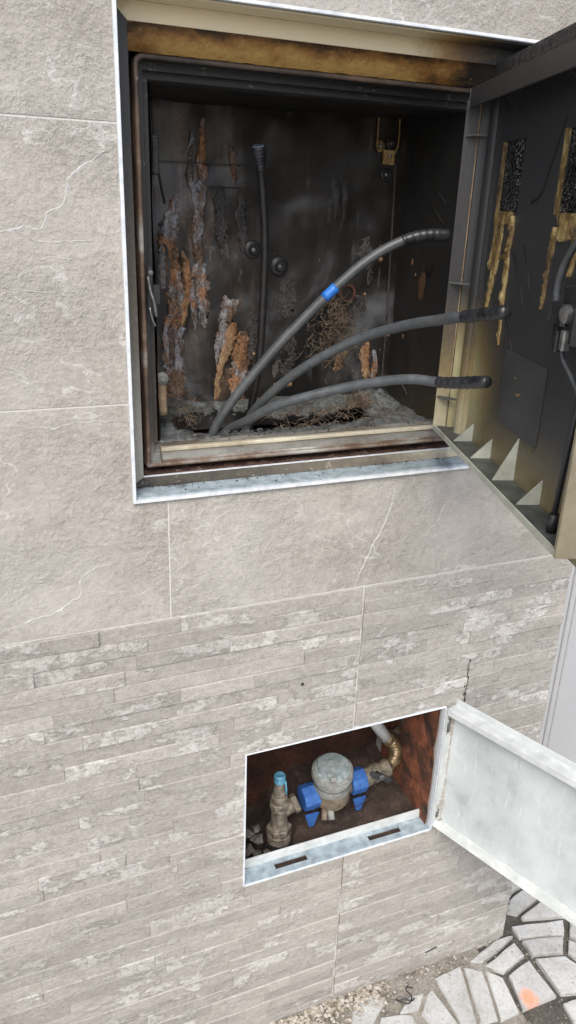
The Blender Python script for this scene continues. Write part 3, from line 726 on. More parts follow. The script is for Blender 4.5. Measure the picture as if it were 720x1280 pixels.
# fibre nest
V, F = [], []
rf = random.Random(3)
def fibre(p, d, L, r, bend):
    d = Vector(d).normalized(); q = Vector(p); P = [q.copy()]
    for _ in range(4):
        d = (d + Vector((rf.gauss(0, bend), rf.gauss(0, bend * .6), rf.gauss(0, bend)))).normalized(); q = q + d * L / 4; P.append(q.copy())
    a, f = tube_data(P, lambda t: r * (1 - .6 * t), 3, False); B = len(V); V.extend(a); F.extend(tuple(i + B for i in g) for g in f)
for _ in range(420):
    z = rf.uniform(1.315, 1.425); wd = .013 + .017 * (1.43 - z) / .11
    fibre((.617 + rf.gauss(0, wd), .262 - abs(rf.gauss(0, .008)), z), (rf.gauss(0, 1), -.35 - rf.random() * .5, rf.gauss(-.2, .8)), rf.uniform(.010, .034), rf.uniform(.0003, .0008), .45)
o = fromdata("fibre_nest", V, F, FIBRE, None); tag(o, "tangle of burnt brown fibres stuck to the back of the electrical cabinet", "fibres", None, "stuff")
V, F = [], []
for _ in range(230):
    x = rf.uniform(.45, .70); yb = .150 + .10 * (min(x, .655) - .42)
    y = yb + rf.choice((-.03, .03)) + rf.gauss(0, .012)
    fibre((x, max(.105, y), floor_z(x, y) + .002), (rf.gauss(0, 1), rf.gauss(0, .7), rf.random() * .5), rf.uniform(.008, .028), rf.uniform(.0003, .0009), .4)
for _ in range(150):
    fibre((.643 + rf.gauss(0, .008), .20 + rf.gauss(0, .006), 1.243), (rf.gauss(0, .5), -.2, 1), rf.uniform(.012, .035), rf.uniform(.0004, .0009), .25)
for _ in range(50):
    fibre((.322 + rf.gauss(0, .012), .185 + rf.gauss(0, .02), 1.247 + rf.random() * .02), (rf.gauss(.4, .6), -.4, rf.gauss(-.3, .6)), rf.uniform(.012, .03), rf.uniform(.0004, .0009), .35)
o = fromdata("straw_debris", V, F, FIBRE, None); tag(o, "loose straw like fibres scattered round the hole in the cabinet floor", "fibres", None, "stuff")
# lumps along the torn floor edge
V, F = [], []
def stone(V, F, p, r, rr, flat=.7):
    base = [Vector(v) for v in ((1, 0, 0), (-1, 0, 0), (0, 1, 0), (0, -1, 0), (0, 0, 1), (0, 0, -1), (.62, .62, .5), (-.62, .62, .5), (.62, -.62, .5), (-.62, -.62, .5))]
    rot = Matrix.Rotation(rr.random() * 6.28, 3, 'Z') @ Matrix.Rotation(rr.random() * 3, 3, 'X')
    B = len(V)
    for v in base:
        q = rot @ (v.normalized() * r * rr.uniform(.72, 1.15)); V.append(Vector(p) + Vector((q.x, q.y, q.z * flat)))
    for f in ((4, 6, 7), (4, 7, 9), (4, 9, 8), (4, 8, 6), (0, 2, 6), (2, 1, 7), (1, 3, 9), (3, 0, 8), (6, 2, 7), (7, 1, 9), (9, 3, 8), (8, 0, 6), (5, 2, 0), (5, 1, 2), (5, 3, 1), (5, 0, 3)):
        F.append(tuple(i + B for i in f))
for _ in range(260):
    x = rf.uniform(.27, .73); y = rf.choice((rf.gauss(.24, .012), rf.gauss(.11, .006), rf.gauss(.24, .012)))
    stone(V, F, (x, min(.262, max(.102, y)), floor_z(x, y)), rf.choice((.002, .003, .004, .007)), rf)
o = fromdata("ash_crumbs", V, F, ASH, None); tag(o, "grey ash crumbs and mortar lumps on the burnt cabinet floor", "rubble", None, "stuff")
V, F = [], []
for _ in range(330):
    x = rf.uniform(.225, .755)
    q = rf.random()
    if q < .55: p = (x, rf.uniform(.046, .056), k0 - .004)
    elif q < .8: p = (x, abs(rf.gauss(.036, .006)) if rf.random() < .7 else rf.uniform(.004, .036), z0 + .003)
    else: p = (x, rf.uniform(.082, .098), 1.2375)
    if q >= .55 and q < .8: p = (p[0], min(p[1], .0385), p[2])
    stone(V, F, p, rf.choice((.0008, .0011, .0016, .0024)) * (1.7 if q < .55 else .8), rf)
o = fromdata("charred_crumbs", V, F, CRUST, None); tag(o, "black charred crumbs lying in the burnt cabinet's bottom trough and sill", "rubble", None, "stuff")
# latch hardware on the left jamb
lt = box("latch_plate", (.2335, .2405, .044, .055, 1.440, 1.492), BLACKP, cab, .0008)
box("latch_bolt", (.241, .252, .050, .064, 1.442, 1.468), BLACKP, lt, .001)
tube("latch_lever", catmull([(.234, .043, 1.480), (.236, .040, 1.462), (.240, .038, 1.447), (.243, .040, 1.428)], 6), .0022, STEEL, lt, 8)
lathe("screw", (.238, .0445, 1.484), (0, -1, 0), [(.0035, 0), (.0032, .002), (.001, .0025)], STEEL, lt, 12)
tube("latch_link", catmull([(.235, .043, 1.44), (.238, .042, 1.425), (.242, .043, 1.415)], 4), .0016, STEEL, lt, 6)
V_ = [(.272, .135, 1.505), (.279, .14, 1.515), (.286, .145, 1.505), (.288, .145, 1.48), (.284, .145, 1.455), (.278, .14, 1.447)]
tube("hinge_loop", catmull(V_, 6), .002, BLACKP, cab, 6)
box("hinge_leaf", (.270, .283, .135, .141, 1.452, 1.508), GHOST, cab, .003)
tube("conduit_stub", catmull([(.2735, .15, 1.325), (.2735, .149, 1.30), (.274, .148, 1.265)], 4), .0075, WORN, cab, 10)
lathe("conduit_cap", (.2735, .145, 1.322), (0, -1, .2), [(.0095, 0), (.0095, .003), (.004, .006), (.002, .005)], METERG, cab, 16)
tube("hanging_wire", catmull([(.268, .14, 1.70), (.270, .14, 1.65), (.279, .15, 1.60), (.29, .17, 1.57)], 6), .0018, TOPP, cab, 6)
box("tie_bracket", (.262, .272, .12, .13, 1.605, 1.655), CRUST, cab, .002)

# ------------------------------------------------------------------ upper door (open about 72 degrees)
class Leaf:
    """door-local frame: u along the leaf from the hinge, t from the inner lip towards the outer skin, z up"""
    def __init__(s, L0, phi):
        a = math.radians(phi); s.L = Vector((*L0, 0)); s.D = Vector((-math.cos(a), -math.sin(a), 0)); s.n = Vector((-math.sin(a), math.cos(a), 0))
    def p(s, u, t, z): return s.L + s.D * u - s.n * t + Vector((0, 0, z))
    def box(s, name, u0, u1, t0, t1, z0, z1, mat, parent, bevel=0.0):
        bm = bmesh.new(); vs = bbox(bm, u0, u1, t0, t1, z0, z1)
        for v in vs: v.co = s.p(*v.co)
        return frombm(name, bm, mat, parent, False, bevel)
    def loft(s, name, prof, z0, z1, mat, parent, smooth=False):
        V = []; 
        for u, t in prof: V += [s.p(u, t, z0), s.p(u, t, z1)]
        F = [(2 * i, 2 * i + 2, 2 * i + 3, 2 * i + 1) for i in range(len(prof) - 1)]
        return fromdata(name, V, F, mat, parent, smooth)
UD = Leaf((.690, .020), 72.2)
DT, DW, DZ0, DZ1 = .036, .487, 1.250, 1.722
# skin with two vent openings
bm = bmesh.new()
us = [-.012, .066, .146, .268, .348, .50]; zz = [1.222, 1.573, 1.662, 1.766]
for i in range(5):
    for j in range(3):
        if j == 1 and i in (1, 3): continue
        q = [bm.verts.new(UD.p(u, DT, z)) for u, z in ((us[i], zz[j]), (us[i + 1], zz[j]), (us[i + 1], zz[j + 1]), (us[i], zz[j + 1]))]; bm.faces.new(q)
bmesh.ops.remove_doubles(bm, verts=bm.verts[:], dist=1e-5)
bmesh.ops.subdivide_edges(bm, edges=bm.edges[:], cuts=3, use_grid_fill=True)
door = frombm("door", bm, DOORP, cab)
sm = door.modifiers.new("thick", 'SOLIDIFY'); sm.thickness = .004; sm.offset = 0
tag(door, "sooty inner face of the cabinet door, brown and cream near its foot")
UD.box("bottom_flange", .0, DW, .0, DT - .003, DZ0 - .004, DZ0, DFLOOR, door, .0006)
UD.box("flange_edge", -.002, DW, -.003, -.0002, DZ0 - .005, DZ0 + .0015, GUS, door, .0004)
UD.box("top_flange", .0, DW, .0, DT - .003, DZ1, DZ1 + .004, DOORG, door, .0006)
UD.box("top_lip", .012, DW, -.004, -.0002, DZ1 - .014, DZ1 + .008, DOORG, door, .0012)
UD.box("free_flange", DW, DW + .004, -.003, DT - .003, DZ0 - .005, DZ1 + .004, m_simple("free_edge_paint", (.13, .115, .075), (.26, .23, .16), 10, .5), door, .0008)
# hinge side moulding: strip, round column, bright worn edges
UD.loft("hinge_flange", [(-.004, -.003), (-.002, .006), (.001, .0155)], DZ0, DZ1 - .004, DOORG, door)
UD.loft("worn_edge", [(.0005, .0150), (.0018, .0150), (.0018, .0165)], DZ0, DZ1 - .004, WORN, door)
UD.loft("hinge_channel", [(.0022, .0175), (.006, .030), (.014, .032), (.022, .030)], DZ0, DZ1 - .004, DOORP, door, True)
UD.loft("hinge_column", [(.020, .033), (.022, .026), (.027, .0215), (.034, .020), (.041, .0215), (.0455, .026), (.047, .034)], DZ0, DZ1 - .004, DOORG, door, True)
UD.loft("worn_edge", [(.0462, .0270), (.0485, .0270), (.0485, .034)], DZ0, DZ1 - .004, GUS if False else DOORG, door)
for z in (1.672, 1.472, 1.297):
    bm = bmesh.new()
    for dz in (0, .0025):
        pts = [(-.004, .002), (.001, .0165), (.020, .030), (.016, .012)]
        vs = [bm.verts.new(UD.p(u, t - .004, z + dz)) for u, t in pts]; bm.faces.new(vs)
    bmesh.ops.bridge_loops(bm, edges=bm.edges[:]); frombm("hinge_fin", bm, DFLOOR, door)
def gusset(u, h, zb, up=1, dep=.028, mat=GUS):
    bm = bmesh.new()
    for du in (0, .0028):
        vs = [bm.verts.new(UD.p(u + du, DT - .0022, zb)), bm.verts.new(UD.p(u + du, DT - .0022 - dep, zb)), bm.verts.new(UD.p(u + du, DT - .0022, zb + up * h))]; bm.faces.new(vs)
    bmesh.ops.bridge_loops(bm, edges=bm.edges[:]); frombm("gusset", bm, mat, door)
for u, h in ((.083, .027), (.168, .028), (.262, .056), (.350, .030)): gusset(u, h, DZ0 + .0003)
gusset(.105, .028, DZ1 - .0003, -1, .030, DOORG); gusset(.30, .028, DZ1 - .0003, -1, .030, DOORG)
# vents: charred mesh set back in each opening, scorched reveal strips
for u0, u1 in ((.066, .146), (.268, .348)):
    vm = UD.box("vent_mesh", u0 - .002, u1 + .002, DT + .003, DT + .006, 1.571, 1.664, VMESH, door)
    for k in range(7): UD.box("vent_rib", u0 + .008 + k * .0105, u0 + .0105 + k * .0105, DT - .0005, DT + .003, 1.573, 1.662, VMESH, vm)
    UD.loft("vent_edge", [(u0 - .0035, DT - .0026), (u0 + .001, DT - .0034), (u0 + .001, DT + .003)], 1.573, 1.662, GOLD, door)
# gold melted runs below the vents
def drun(pts, k, mat=GOLD, h=.005):
    C = catmull([Vector((p[0], p[2], p[1])) for p in pts], 9); V, F = [], []; nw = 6
    for i, c in enumerate(C):
        t = i / (len(C) - 1); tp = min(1, .6 + t * 5, (1 - t) * 6 + .15)
        for j in range(nw + 1):
            s = -1 + 2 * j / nw; hw = .8 * c.y * tp * (1 + .6 * nz((s * .3 + k, c.z, 0), 55, k) + .25 * nz((s * .2, c.z, k), 160, k))
            hh = h * max(0, 1 - s * s) ** .5 * (.35 + abs(fbm((c.x + s * hw, k, c.z), 60, k)))
            V.append(UD.p(c.x + s * hw, DT - .0024 - hh + (.002 if abs(s) > .99 else 0), c.z))
    for i in range(len(C) - 1):
        for j in range(nw): a = i * (nw + 1) + j; F.append((a, a + 1, a + nw + 2, a + nw + 1))
    fromdata("melted_run", V, F, mat, door, True)
drun([(.075, 1.575, .010), (.076, 1.55, .009), (.073, 1.52, .006), (.070, 1.498, .004)], 1)
drun([(.106, 1.575, .040), (.107, 1.567, .039), (.106, 1.558, .036)], 2)
drun([(.098, 1.568, .010), (.095, 1.54, .014), (.088, 1.51, .017), (.084, 1.48, .013), (.079, 1.455, .006), (.077, 1.44, .003)], 3)
drun([(.138, 1.57, .009), (.139, 1.545, .008), (.132, 1.525, .007), (.120, 1.515, .006)], 4, GOLD, .009)
drun([(.132, 1.535, .008), (.135, 1.51, .012), (.137, 1.48, .010), (.139, 1.45, .007), (.143, 1.425, .004), (.147, 1.405, .002)], 5)
drun([(.305, 1.575, .040), (.304, 1.558, .038), (.300, 1.545, .030)], 6)
drun([(.278, 1.56, .014), (.276, 1.535, .010), (.274, 1.51, .006), (.273, 1.485, .004), (.272, 1.468, .002)], 7)
drun([(.335, 1.56, .012), (.336, 1.535, .010), (.336, 1.51, .005)], 8)
# pale scorched label, latch gear, rods
UD.box("label", .178, .318, DT - .0030, DT - .0024, 1.309, 1.406, STICK, door)
lk = UD.box("lock_body", .385, .425, .010, DT - .003, 1.455, 1.500, BLACKP, door, .005)
UD.box("lock_cam", .366, .400, .006, .014, 1.470, 1.484, BLACKP, lk, .004)
lathe("lock_spindle", UD.p(.400, .010, 1.478), UD.n, [(.010, -.002), (.010, .005), (.006, .008), (.003, .008)], STEEL, lk, 16)
UD.box("lock_ear", .384, .391, .006, .012, 1.440, 1.458, BLACKP, lk, .002)
UD.box("lock_ear", .402, .408, .006, .012, 1.444, 1.460, STEEL, lk, .002)
UD.box("lock_bracket", .372, .382, .010, .020, 1.448, 1.466, BLACKP, lk, .002)
tube("lock_cable", catmull([UD.p(.42, .012, 1.556), UD.p(.394, .012, 1.550), UD.p(.375, .012, 1.535), UD.p(.362, .012, 1.517), UD.p(.358, .012, 1.499), UD.p(.360, .013, 1.484)], 6), .0040, CABLE, door, 10)
tube("lock_wire", catmull([UD.p(.396, .012, 1.466), UD.p(.398, .012, 1.452), UD.p(.394, .012, 1.442), UD.p(.401, .012, 1.431), UD.p(.422, .013, 1.419), UD.p(.447, .014, 1.403)], 6), .0022, CABLE, door, 8)
rod = tube("latch_rod", [UD.p(.450, .014, 1.42), UD.p(.441, .014, 1.339), UD.p(.436, .014, 1.262)], .0034, BLACKP, door, 10)
tube("rod_boot", [UD.p(.4365, .014, 1.272), UD.p(.4355, .014, 1.2505)], .0056, BLACKP, rod, 10)
tube("scratch_wire", catmull([UD.p(.262, DT - .0028, 1.675), UD.p(.240, DT - .0028, 1.63), UD.p(.221, DT - .0028, 1.596), UD.p(.192, DT - .0028, 1.586)], 6), .0011, TOPP, door, 5)
for a, b in (((.155, 1.525), (.22, 1.455)), ((.19, 1.535), (.235, 1.47)), ((.16, 1.44), (.20, 1.40))):
    tube("scorch_streak", [UD.p(a[0], DT - .0022, a[1]), UD.p((a[0] + b[0]) / 2 + .003, DT - .0023, (a[1] + b[1]) / 2), UD.p(b[0], DT - .0022, b[1])], .0008, TOPP, door, 5)
for u, z, r in ((.235, 1.355, .003), (.243, 1.357, .003), (.222, 1.375, .0016), (.30, 1.30, .002)):
    UD.box("paint_flake", u, u + r * 2.2, DT - .0038, DT - .0031, z, z + r, GOLD, door)
# crusted top edge of the skin
def crust(u, v):
    uu = -.008 + .50 * u; p = UD.p(uu, DT - .0028 - .0012 * abs(fbm((uu, v, 0), 90, 2)), 1.731 + .034 * v); return p
grid("crusted_edge", crust, 120, 10, CRUST, door)
for z in (1.70, 1.28):
    tube("hinge_pin", [UD.p(-.012, DT - .008, z - .02), UD.p(-.012, DT - .008, z + .02)], .005, STEEL, door, 10)

# ------------------------------------------------------------------ cut cables
def cable(label, pts, rad, tape_from, name="power_cable", blue=None, head=TAPE, skin=None, wrap=1.0):
    P = catmull(pts, 10); e = empty(name, P[0], label, "cable", "cut supply cables")
    n = len(P); k = int(n * tape_from)
    tube("sheath", P[:k + 2], rad, skin or CABLE, e, 14)
    def tr(t):
        j = .0005 * math.sin(t * 44) * (t < .8); return rad * (1.08 + .08 * min(1, t * 1.6)) + j if t < .97 else rad * (1.15 - (t - .97) * 6)
    TP = []
    for i in range(25):
        q = (k + (n - 1 - k) * i / 24); a = int(q); TP.append(P[a].lerp(P[min(n - 1, a + 1)], q - a))
    tube("tape_wrap", TP, lambda t: tr(t) * (1 + (wrap - 1) * min(1, t * 1.5)), TAPE, e, 14)
    if head is not TAPE:
        d = (TP[-1] - TP[-2]).normalized(); lathe("foil_cap", TP[-1] - d * .004, d, [(rad * 1.08 * wrap, 0), (rad * 1.05 * wrap, .003), (rad * .8 * wrap, .0055), (rad * .4 * wrap, .004)], head, e, 12)
    if blue:
        i = int(n * blue); tube("blue_band", P[i - 2:i + 3], rad * 1.07, BLUET, e, 14)
    return e
cable("longest grey cable with a blue tape band, its taped end inside the cabinet", [(.352, .158, 1.195), (.360, .156, 1.232), (.388, .147, 1.281), (.447, .133, 1.357), (.492, .122, 1.407), (.532, .11, 1.450), (.577, .098, 1.492), (.618, .086, 1.520), (.662, .075, 1.537), (.706, .062, 1.540)], .0076, .82, blue=.555)
cable("middle grey cable crossing the open door with a bulging taped end", [(.418, .175, 1.185), (.420, .168, 1.235), (.434, .13, 1.282), (.475, .083, 1.338), (.531, .024, 1.389), (.567, -.05, 1.421), (.582, -.12, 1.439), (.588, -.19, 1.454), (.589, -.25, 1.466)], .0072, .83)
cable("lowest grey cable arching out of the floor hole to a flat taped end", [(.365, .16, 1.190), (.373, .145, 1.228), (.396, .098, 1.260), (.431, .053, 1.294), (.513, -.01, 1.330), (.567, -.075, 1.352), (.598, -.13, 1.357), (.614, -.20, 1.372)], .0071, .83)
cable("upright black cable with a pale foil wrapped tip in front of the back panel", [(.428, .192, 1.19), (.436, .190, 1.26), (.446, .187, 1.33), (.450, .185, 1.42), (.450, .182, 1.52), (.443, .178, 1.59), (.437, .174, 1.625), (.431, .168, 1.652)], .0065, .82, head=COPPER, skin=BLACKC, wrap=1.5)

# ------------------------------------------------------------------ water meter cabinet in the lower wall
wcab = empty("water_meter_cabinet", (.565, .1, .41), "low white framed water meter niche with its metal door open", "cabinet")
x0, x1, z0, z1 = NX
box("trim_edge", (x0 - .001, x0 + .002, -.005, .03, z0 - .002, z1 + .001), EDGE, wcab, .0005)
box("trim_edge", (x0 + .002, x1 + .001, -.005, .004, z1 - .0015, z1 + .0008), EDGE, wcab, .0005)
box("trim_edge", (x1 - .001, x1 + .002, -.0065, .005, z0, z1 - .0015), EDGE, wcab, .0005)
box("trim_edge", (x0 + .002, x1 - .001, -.0065, -.0035, z0 - .002, z0 + .0012), EDGE, wcab, .0005)
box("frame_lip", (x0 + .002, x0 + .012, .030, .032, z0 + .003, z1), WHITE2, wcab, .0004)
# sill plate with two slots
sx = [x0 + .002, .434, .500, .633, .705, x1 - .001]; sy = [-.0035, .008, .021, .030]
bm = bmesh.new()
for i in range(5):
    for j in range(3):
        if j == 1 and i in (1, 3): continue
        bm.faces.new([bm.verts.new((a, b, z0 + .0005)) for a, b in ((sx[i], sy[j]), (sx[i + 1], sy[j]), (sx[i + 1], sy[j + 1]), (sx[i], sy[j + 1]))])
bmesh.ops.remove_doubles(bm, verts=bm.verts[:], dist=1e-5)
o = frombm("sill_plate", bm, LEDGE, wcab); md = o.modifiers.new("thick", 'SOLIDIFY'); md.thickness = .0025; md.offset = 1
if o.data.polygons[0].normal.z < 0: md.offset = -1
box("slot_dirt", (.43, .71, .005, .024, z0 - .0054, z0 - .0044), NDIRT, wcab)
box("sill_upstand", (x0 + .012, x1 - .001, .030, .034, z0 + .0005, z0 + .0215), WHITE2, wcab, .0006)
box("sill_mortar", (x0, x1, .0009, .03, z0 - .085, z0 - .0055), SAND, wcab)
# niche lining
nx0, nx1, ny1, nb, nt = x0 + .0035, x1 - .004, .225, .335, z1 - .002
grid("niche_back", lambda u, v: (nx0 + (nx1 - nx0) * u, ny1 + .006 * fbm((u, 0, v), 5, 3), nb + (nt - nb) * v), 40, 30, NBACK, wcab)
for k in range(9): box("brick_rib", (.60 + k * .0115, .6055 + k * .0115, ny1 - .012, ny1 + .006, .56 + .01 * (k % 3), nt), BRICK, wcab, .0015)
grid("niche_side", lambda u, v: (nx1 - .005 * abs(fbm((0, u, v), 5, 8)), .006 + (ny1 - .03) * u, nb + (nt - nb) * v), 20, 30, BRICK, wcab)
grid("niche_side", lambda u, v: (nx0 + .002 * abs(fbm((0, u, v), 5, 9)), .034 + (ny1 - .03) * u, nb + (nt - nb) * v), 12, 12, NDIRT, wcab)
grid("niche_top", lambda u, v: (nx0 + (nx1 - nx0) * u, .006 + (ny1 - .002) * v, nt - .001), 4, 4, BRICK, wcab)
def nfz(x, y): return .352 + .070 * max(0, min(1, (x - .46) / .1)) + .22 * max(0, y - .10) * max(0, min(1, (x - .42) / .12)) + .007 * fbm((x, y, 0), 28, 3)
grid("niche_soil", lambda u, v: (nx0 + (nx1 - nx0) * u, .034 + (ny1 - .03) * v, nfz(nx0 + (nx1 - nx0) * u, .034 + (ny1 - .03) * v)), 80, 36, NDIRT, wcab)
for (bx, by, bz, r, k) in ((.760, .12, .66, .012, 1), (.762, .075, .655, .012, 2), (.760, .12, .62, .011, 3), (.760, .125, .585, .012, 4), (.735, .222, .63, .015, 5), (.757, .14, .55, .014, 6)):
    V, F = [], []; stone(V, F, (bx, by, bz), r, random.Random(k), 1.0); fromdata("mortar_lump", V, F, NDIRT, wcab)
# door of the meter cabinet, swung past ninety degrees
LD = Leaf((.7645, -.0075), 110.4); T2, W2 = .026, .405
d2 = LD.box("door", .0, W2, T2, T2 + .0015, .4235, .716, WHITE, wcab, .0004)
tag(d2, "scuffed white metal door smeared with grey smoke")
LD.box("top_flange", .004, W2, .0, T2, .703, .7045, WHITE2, d2, .0003)
LD.box("top_fold", .004, W2, -.0012, .0, .692, .7045, WHITE2, d2, .0003)
LD.box("bottom_flange", .0, W2, .0, T2, .4225, .424, WHITE2, d2, .0003)
LD.box("free_flange", W2, W2 + .0015, .0, T2, .4225, .7045, WHITE2, d2, .0003)
# hinge flange with two slots
bm = bmesh.new(); hz = [.424, .432, .470, .640, .688, .7035]; ht = [0, .006, .020, T2]
for i in range(5):
    for j in range(3):
        if j == 1 and i in (1, 3): continue
        bm.faces.new([bm.verts.new(LD.p(.0015, t, z)) for t, z in ((ht[j], hz[i]), (ht[j + 1], hz[i]), (ht[j + 1], hz[i + 1]), (ht[j], hz[i + 1]))])
bmesh.ops.remove_doubles(bm, verts=bm.verts[:], dist=1e-5)
o = frombm("hinge_flange", bm, WHITE2, d2); md = o.modifiers.new("thick", 'SOLIDIFY'); md.thickness = .0014; md.offset = 0
for a, b in ((.430, .472), (.638, .690)):
    LD.box("slot_shadow_plate", -.006, -.004, .003, .025, a, b, BLACKP, d2)
    tube("hinge_pin", [LD.p(-.001, .0135, a + .008), LD.p(-.001, .0135, b - .016)], .0045, STEEL, d2, 10)
# ------------------------------------------------------------------ water meter and fittings
mt = empty("water_meter", (.583, .088, .455), "round dusty water meter with grey lid between two blue clips", "water meter")
AX = (-.06, -.10, 1)
lathe("body", (.583, .088, .452), AX, [(.012, 0), (.022, .004), (.031, .014), (.037, .026), (.0365, .040), (.0365, .052)], METERB, mt, 36)
lathe("register_ring", (.5798, .0828, .504), AX, [(.0370, 0), (.0378, .010), (.0378, .030), (.0412, .031), (.0416, .042), (.0402, .047), (.036, .048)], METERG, mt, 40)
lathe("ring_groove", (.5786, .0810, .522), AX, [(.0380, 0), (.0388, .001), (.0380, .002)], BLACKP, mt, 40)
ld = lathe("lid", (.5768, .0780, .5505), AX, [(.0355, 0), (.0360, .002), (.0350, .004), (.0315, .0045), (.0310, .010), (.0297, .0125), (.018, .0132), (.006, .0134)], LID, mt, 40)
b_ = box("lid_hinge", (.555, .567, .038, .046, .553, .563), METERG, ld, .002)
tube("port", [(.545, .088, .487), (.555, .088, .487)], .017, METERB, mt, 18); tube("port", [(.611, .088, .49), (.622, .088, .491)], .017, METERB, mt, 18)
tube("spout", [(.570, .065, .470), (.566, .048, .452)], .0070, METERG, mt, 12)
tube("spout", [(.558, .066, .466), (.553, .052, .452)], .006, METERB, mt, 12)
def clip(cx, cz, name_label, tail):
    e = empty("blue_clip", (cx, .088, cz - .03), name_label, "clip", "blue pipe clips")
    lathe("collar", (cx - .017, .088, cz), (1, 0, .05), [(.0215, 0), (.0245, .001), (.0252, .004), (.0252, .030), (.0245, .033), (.0215, .034)], BLUEP, e, 8, False)
    lathe('collar_rib', (cx - .003, .088, cz + .0007), (1, 0, .05), [(.0248, 0), (.0262, .001), (.0262, .005), (.0248, .006)], BLUEP, e, 8, False)
    bm = bmesh.new(); pts = [(-.015, 0), (.013, 0), (.006, -.036), (-.003, -.036)]
    for y in (.060, .0635):
        bm.faces.new([bm.verts.new((cx + tail + a, y - b * .15, cz - .018 + b)) for a, b in pts])
    bmesh.ops.bridge_loops(bm, edges=bm.edges[:]); frombm("tail_tab", bm, BLUEP, e, False, .0008)
clip(.534, .486, "blue plastic clip joining the left brass valve to the meter", -.004)
clip(.638, .494, "blue plastic clip between the meter and the right lever valve", -.004)
sv = empty("stop_valve", (.470, .088, .40), "grimy upright brass valve with flaking cyan tip left of the meter", "valve")
lathe("lower_union", (.472, .088, .398), (-.02, 0, 1), [(.0215, 0), (.0245, .002), (.0245, .006), (.0235, .0068), (.0245, .0076), (.0245, .0118), (.0235, .0126), (.0245, .0134), (.0245, .019), (.021, .021)], BRASS, sv, 22)
lathe("hex_nut", (.4716, .088, .419), (-.02, 0, 1), [(.0235, 0), (.0252, .002), (.0252, .014), (.0235, .016)], BRASS, sv, 6, False)
lathe("body", (.4713, .088, .434), (-.02, 0, 1), [(.0195, 0), (.0175, .004), (.0165, .010), (.0165, .040), (.0175, .046), (.0150, .050)], BRASS, sv, 20)
lathe("bonnet_nut", (.4704, .088, .483), (-.02, 0, 1), [(.0185, 0), (.0200, .002), (.0200, .011), (.0182, .013)], BRASS, sv, 8, False)
lathe("bonnet", (.4701, .088, .496), (-.02, 0, 1), [(.0155, 0), (.0155, .006), (.0168, .007), (.0168, .012), (.0140, .016)], BRASS, sv, 18)
lathe("stem", (.4698, .088, .513), (-.02, 0, 1), [(.0125, 0), (.012, .014), (.0095, .022), (.009, .030)], BRASS, sv, 16)
lathe("tip", (.4692, .088, .541), (-.02, 0, 1), [(.009, 0), (.0115, .002), (.0115, .016), (.009, .019), (.004, .018)], CYAN, sv, 12)
tube("paint_drip", [(.4775, .080, .548), (.479, .0775, .530), (.479, .077, .518)], .0022, CYAN, sv, 6)
tube("branch", [(.478, .088, .470), (.490, .088, .4745), (.500, .088, .478)], .0145, BRASS, sv, 18)
lathe("branch_nut", (.498, .088, .477), (1, 0, .32), [(.0175, 0), (.0190, .0015), (.0190, .010), (.0175, .012)], BRASS, sv, 8, False)
lathe("foot_nut", (.472, .088, .375), (0, 0, 1), [(.029, 0), (.029, .018), (.026, .026)], BLACKP, sv, 8, False)
bv = empty("lever_valve", (.675, .088, .49), "brass ball valve with black butterfly lever right of the meter", "valve")
lathe("body", (.654, .088, .496), (1, .05, .18), [(.017, 0), (.019, .003), (.019, .012), (.017, .013), (.017, .018), (.020, .019), (.020, .034), (.0175, .036), (.0165, .046), (.0185, .048), (.0185, .058)], BRASS, bv, 20)
tube("lever_post", [(.676, .074, .512), (.673, .058, .522)], .006, BLACKP, bv, 10)
bm = bmesh.new()
lev = [(-.030, .012), (-.022, .018), (-.004, .006), (.006, .004), (.022, -.008), (.028, -.016), (.018, -.018), (.002, -.008), (-.006, -.006), (-.020, .002)]
for dy in (0, .006):
    bm.faces.new([bm.verts.new((.674 + a * .85, .052 + dy + .1 * b, .522 + b * .9)) for a, b in lev])
bmesh.ops.bridge_loops(bm, edges=bm.edges[:]); frombm("lever", bm, BLACKP, bv, False, .0012)
lathe("lever_screw", (.674, .0525, .522), (0, -1, .1), [(.0055, 0), (.0055, .003), (.003, .0035), (.0025, .001)], STEEL, bv, 14)
eb = empty("brass_elbow", (.72, .1, .52), "ribbed yellow brass elbow joining the lever valve to the grey pipe", "elbow")
ep = catmull([(.708, .091, .507), (.724, .094, .514), (.734, .102, .528), (.735, .112, .538), (.728, .118, .548), (.719, .120, .556)], 8)
tube("bend", ep, lambda t: .0140 + .0012 * (math.sin(t * 30) > .2), BRASSY, eb, 18)
tube("union_ring", [ep[0] - Vector((.006, 0, .001)), ep[0] + Vector((.004, .001, .001))], .0175, BRASSY, eb, 8)
tube("union_ring", ep[-9:-1], .0165, BRASSY, eb, 8)
gp = empty("grey_pipe", (.70, .12, .57), "light grey plastic pipe slanting up behind the brass elbow", "pipe")
tube("pipe", [(.721, .120, .553), (.690, .121, .60), (.655, .122, .655), (.62, .123, .72)], .0125, PIPEG, gp, 18)
tube("thin_wire", catmull([(.60, .06, .45), (.63, .055, .462), (.66, .06, .474), (.69, .07, .492)], 6), .0007, NDIRT, gp, 5)
CHUNK = m_simple('dirty_mortar', (.03, .025, .021), (.15, .13, .11), 60, .9, 0, .002)
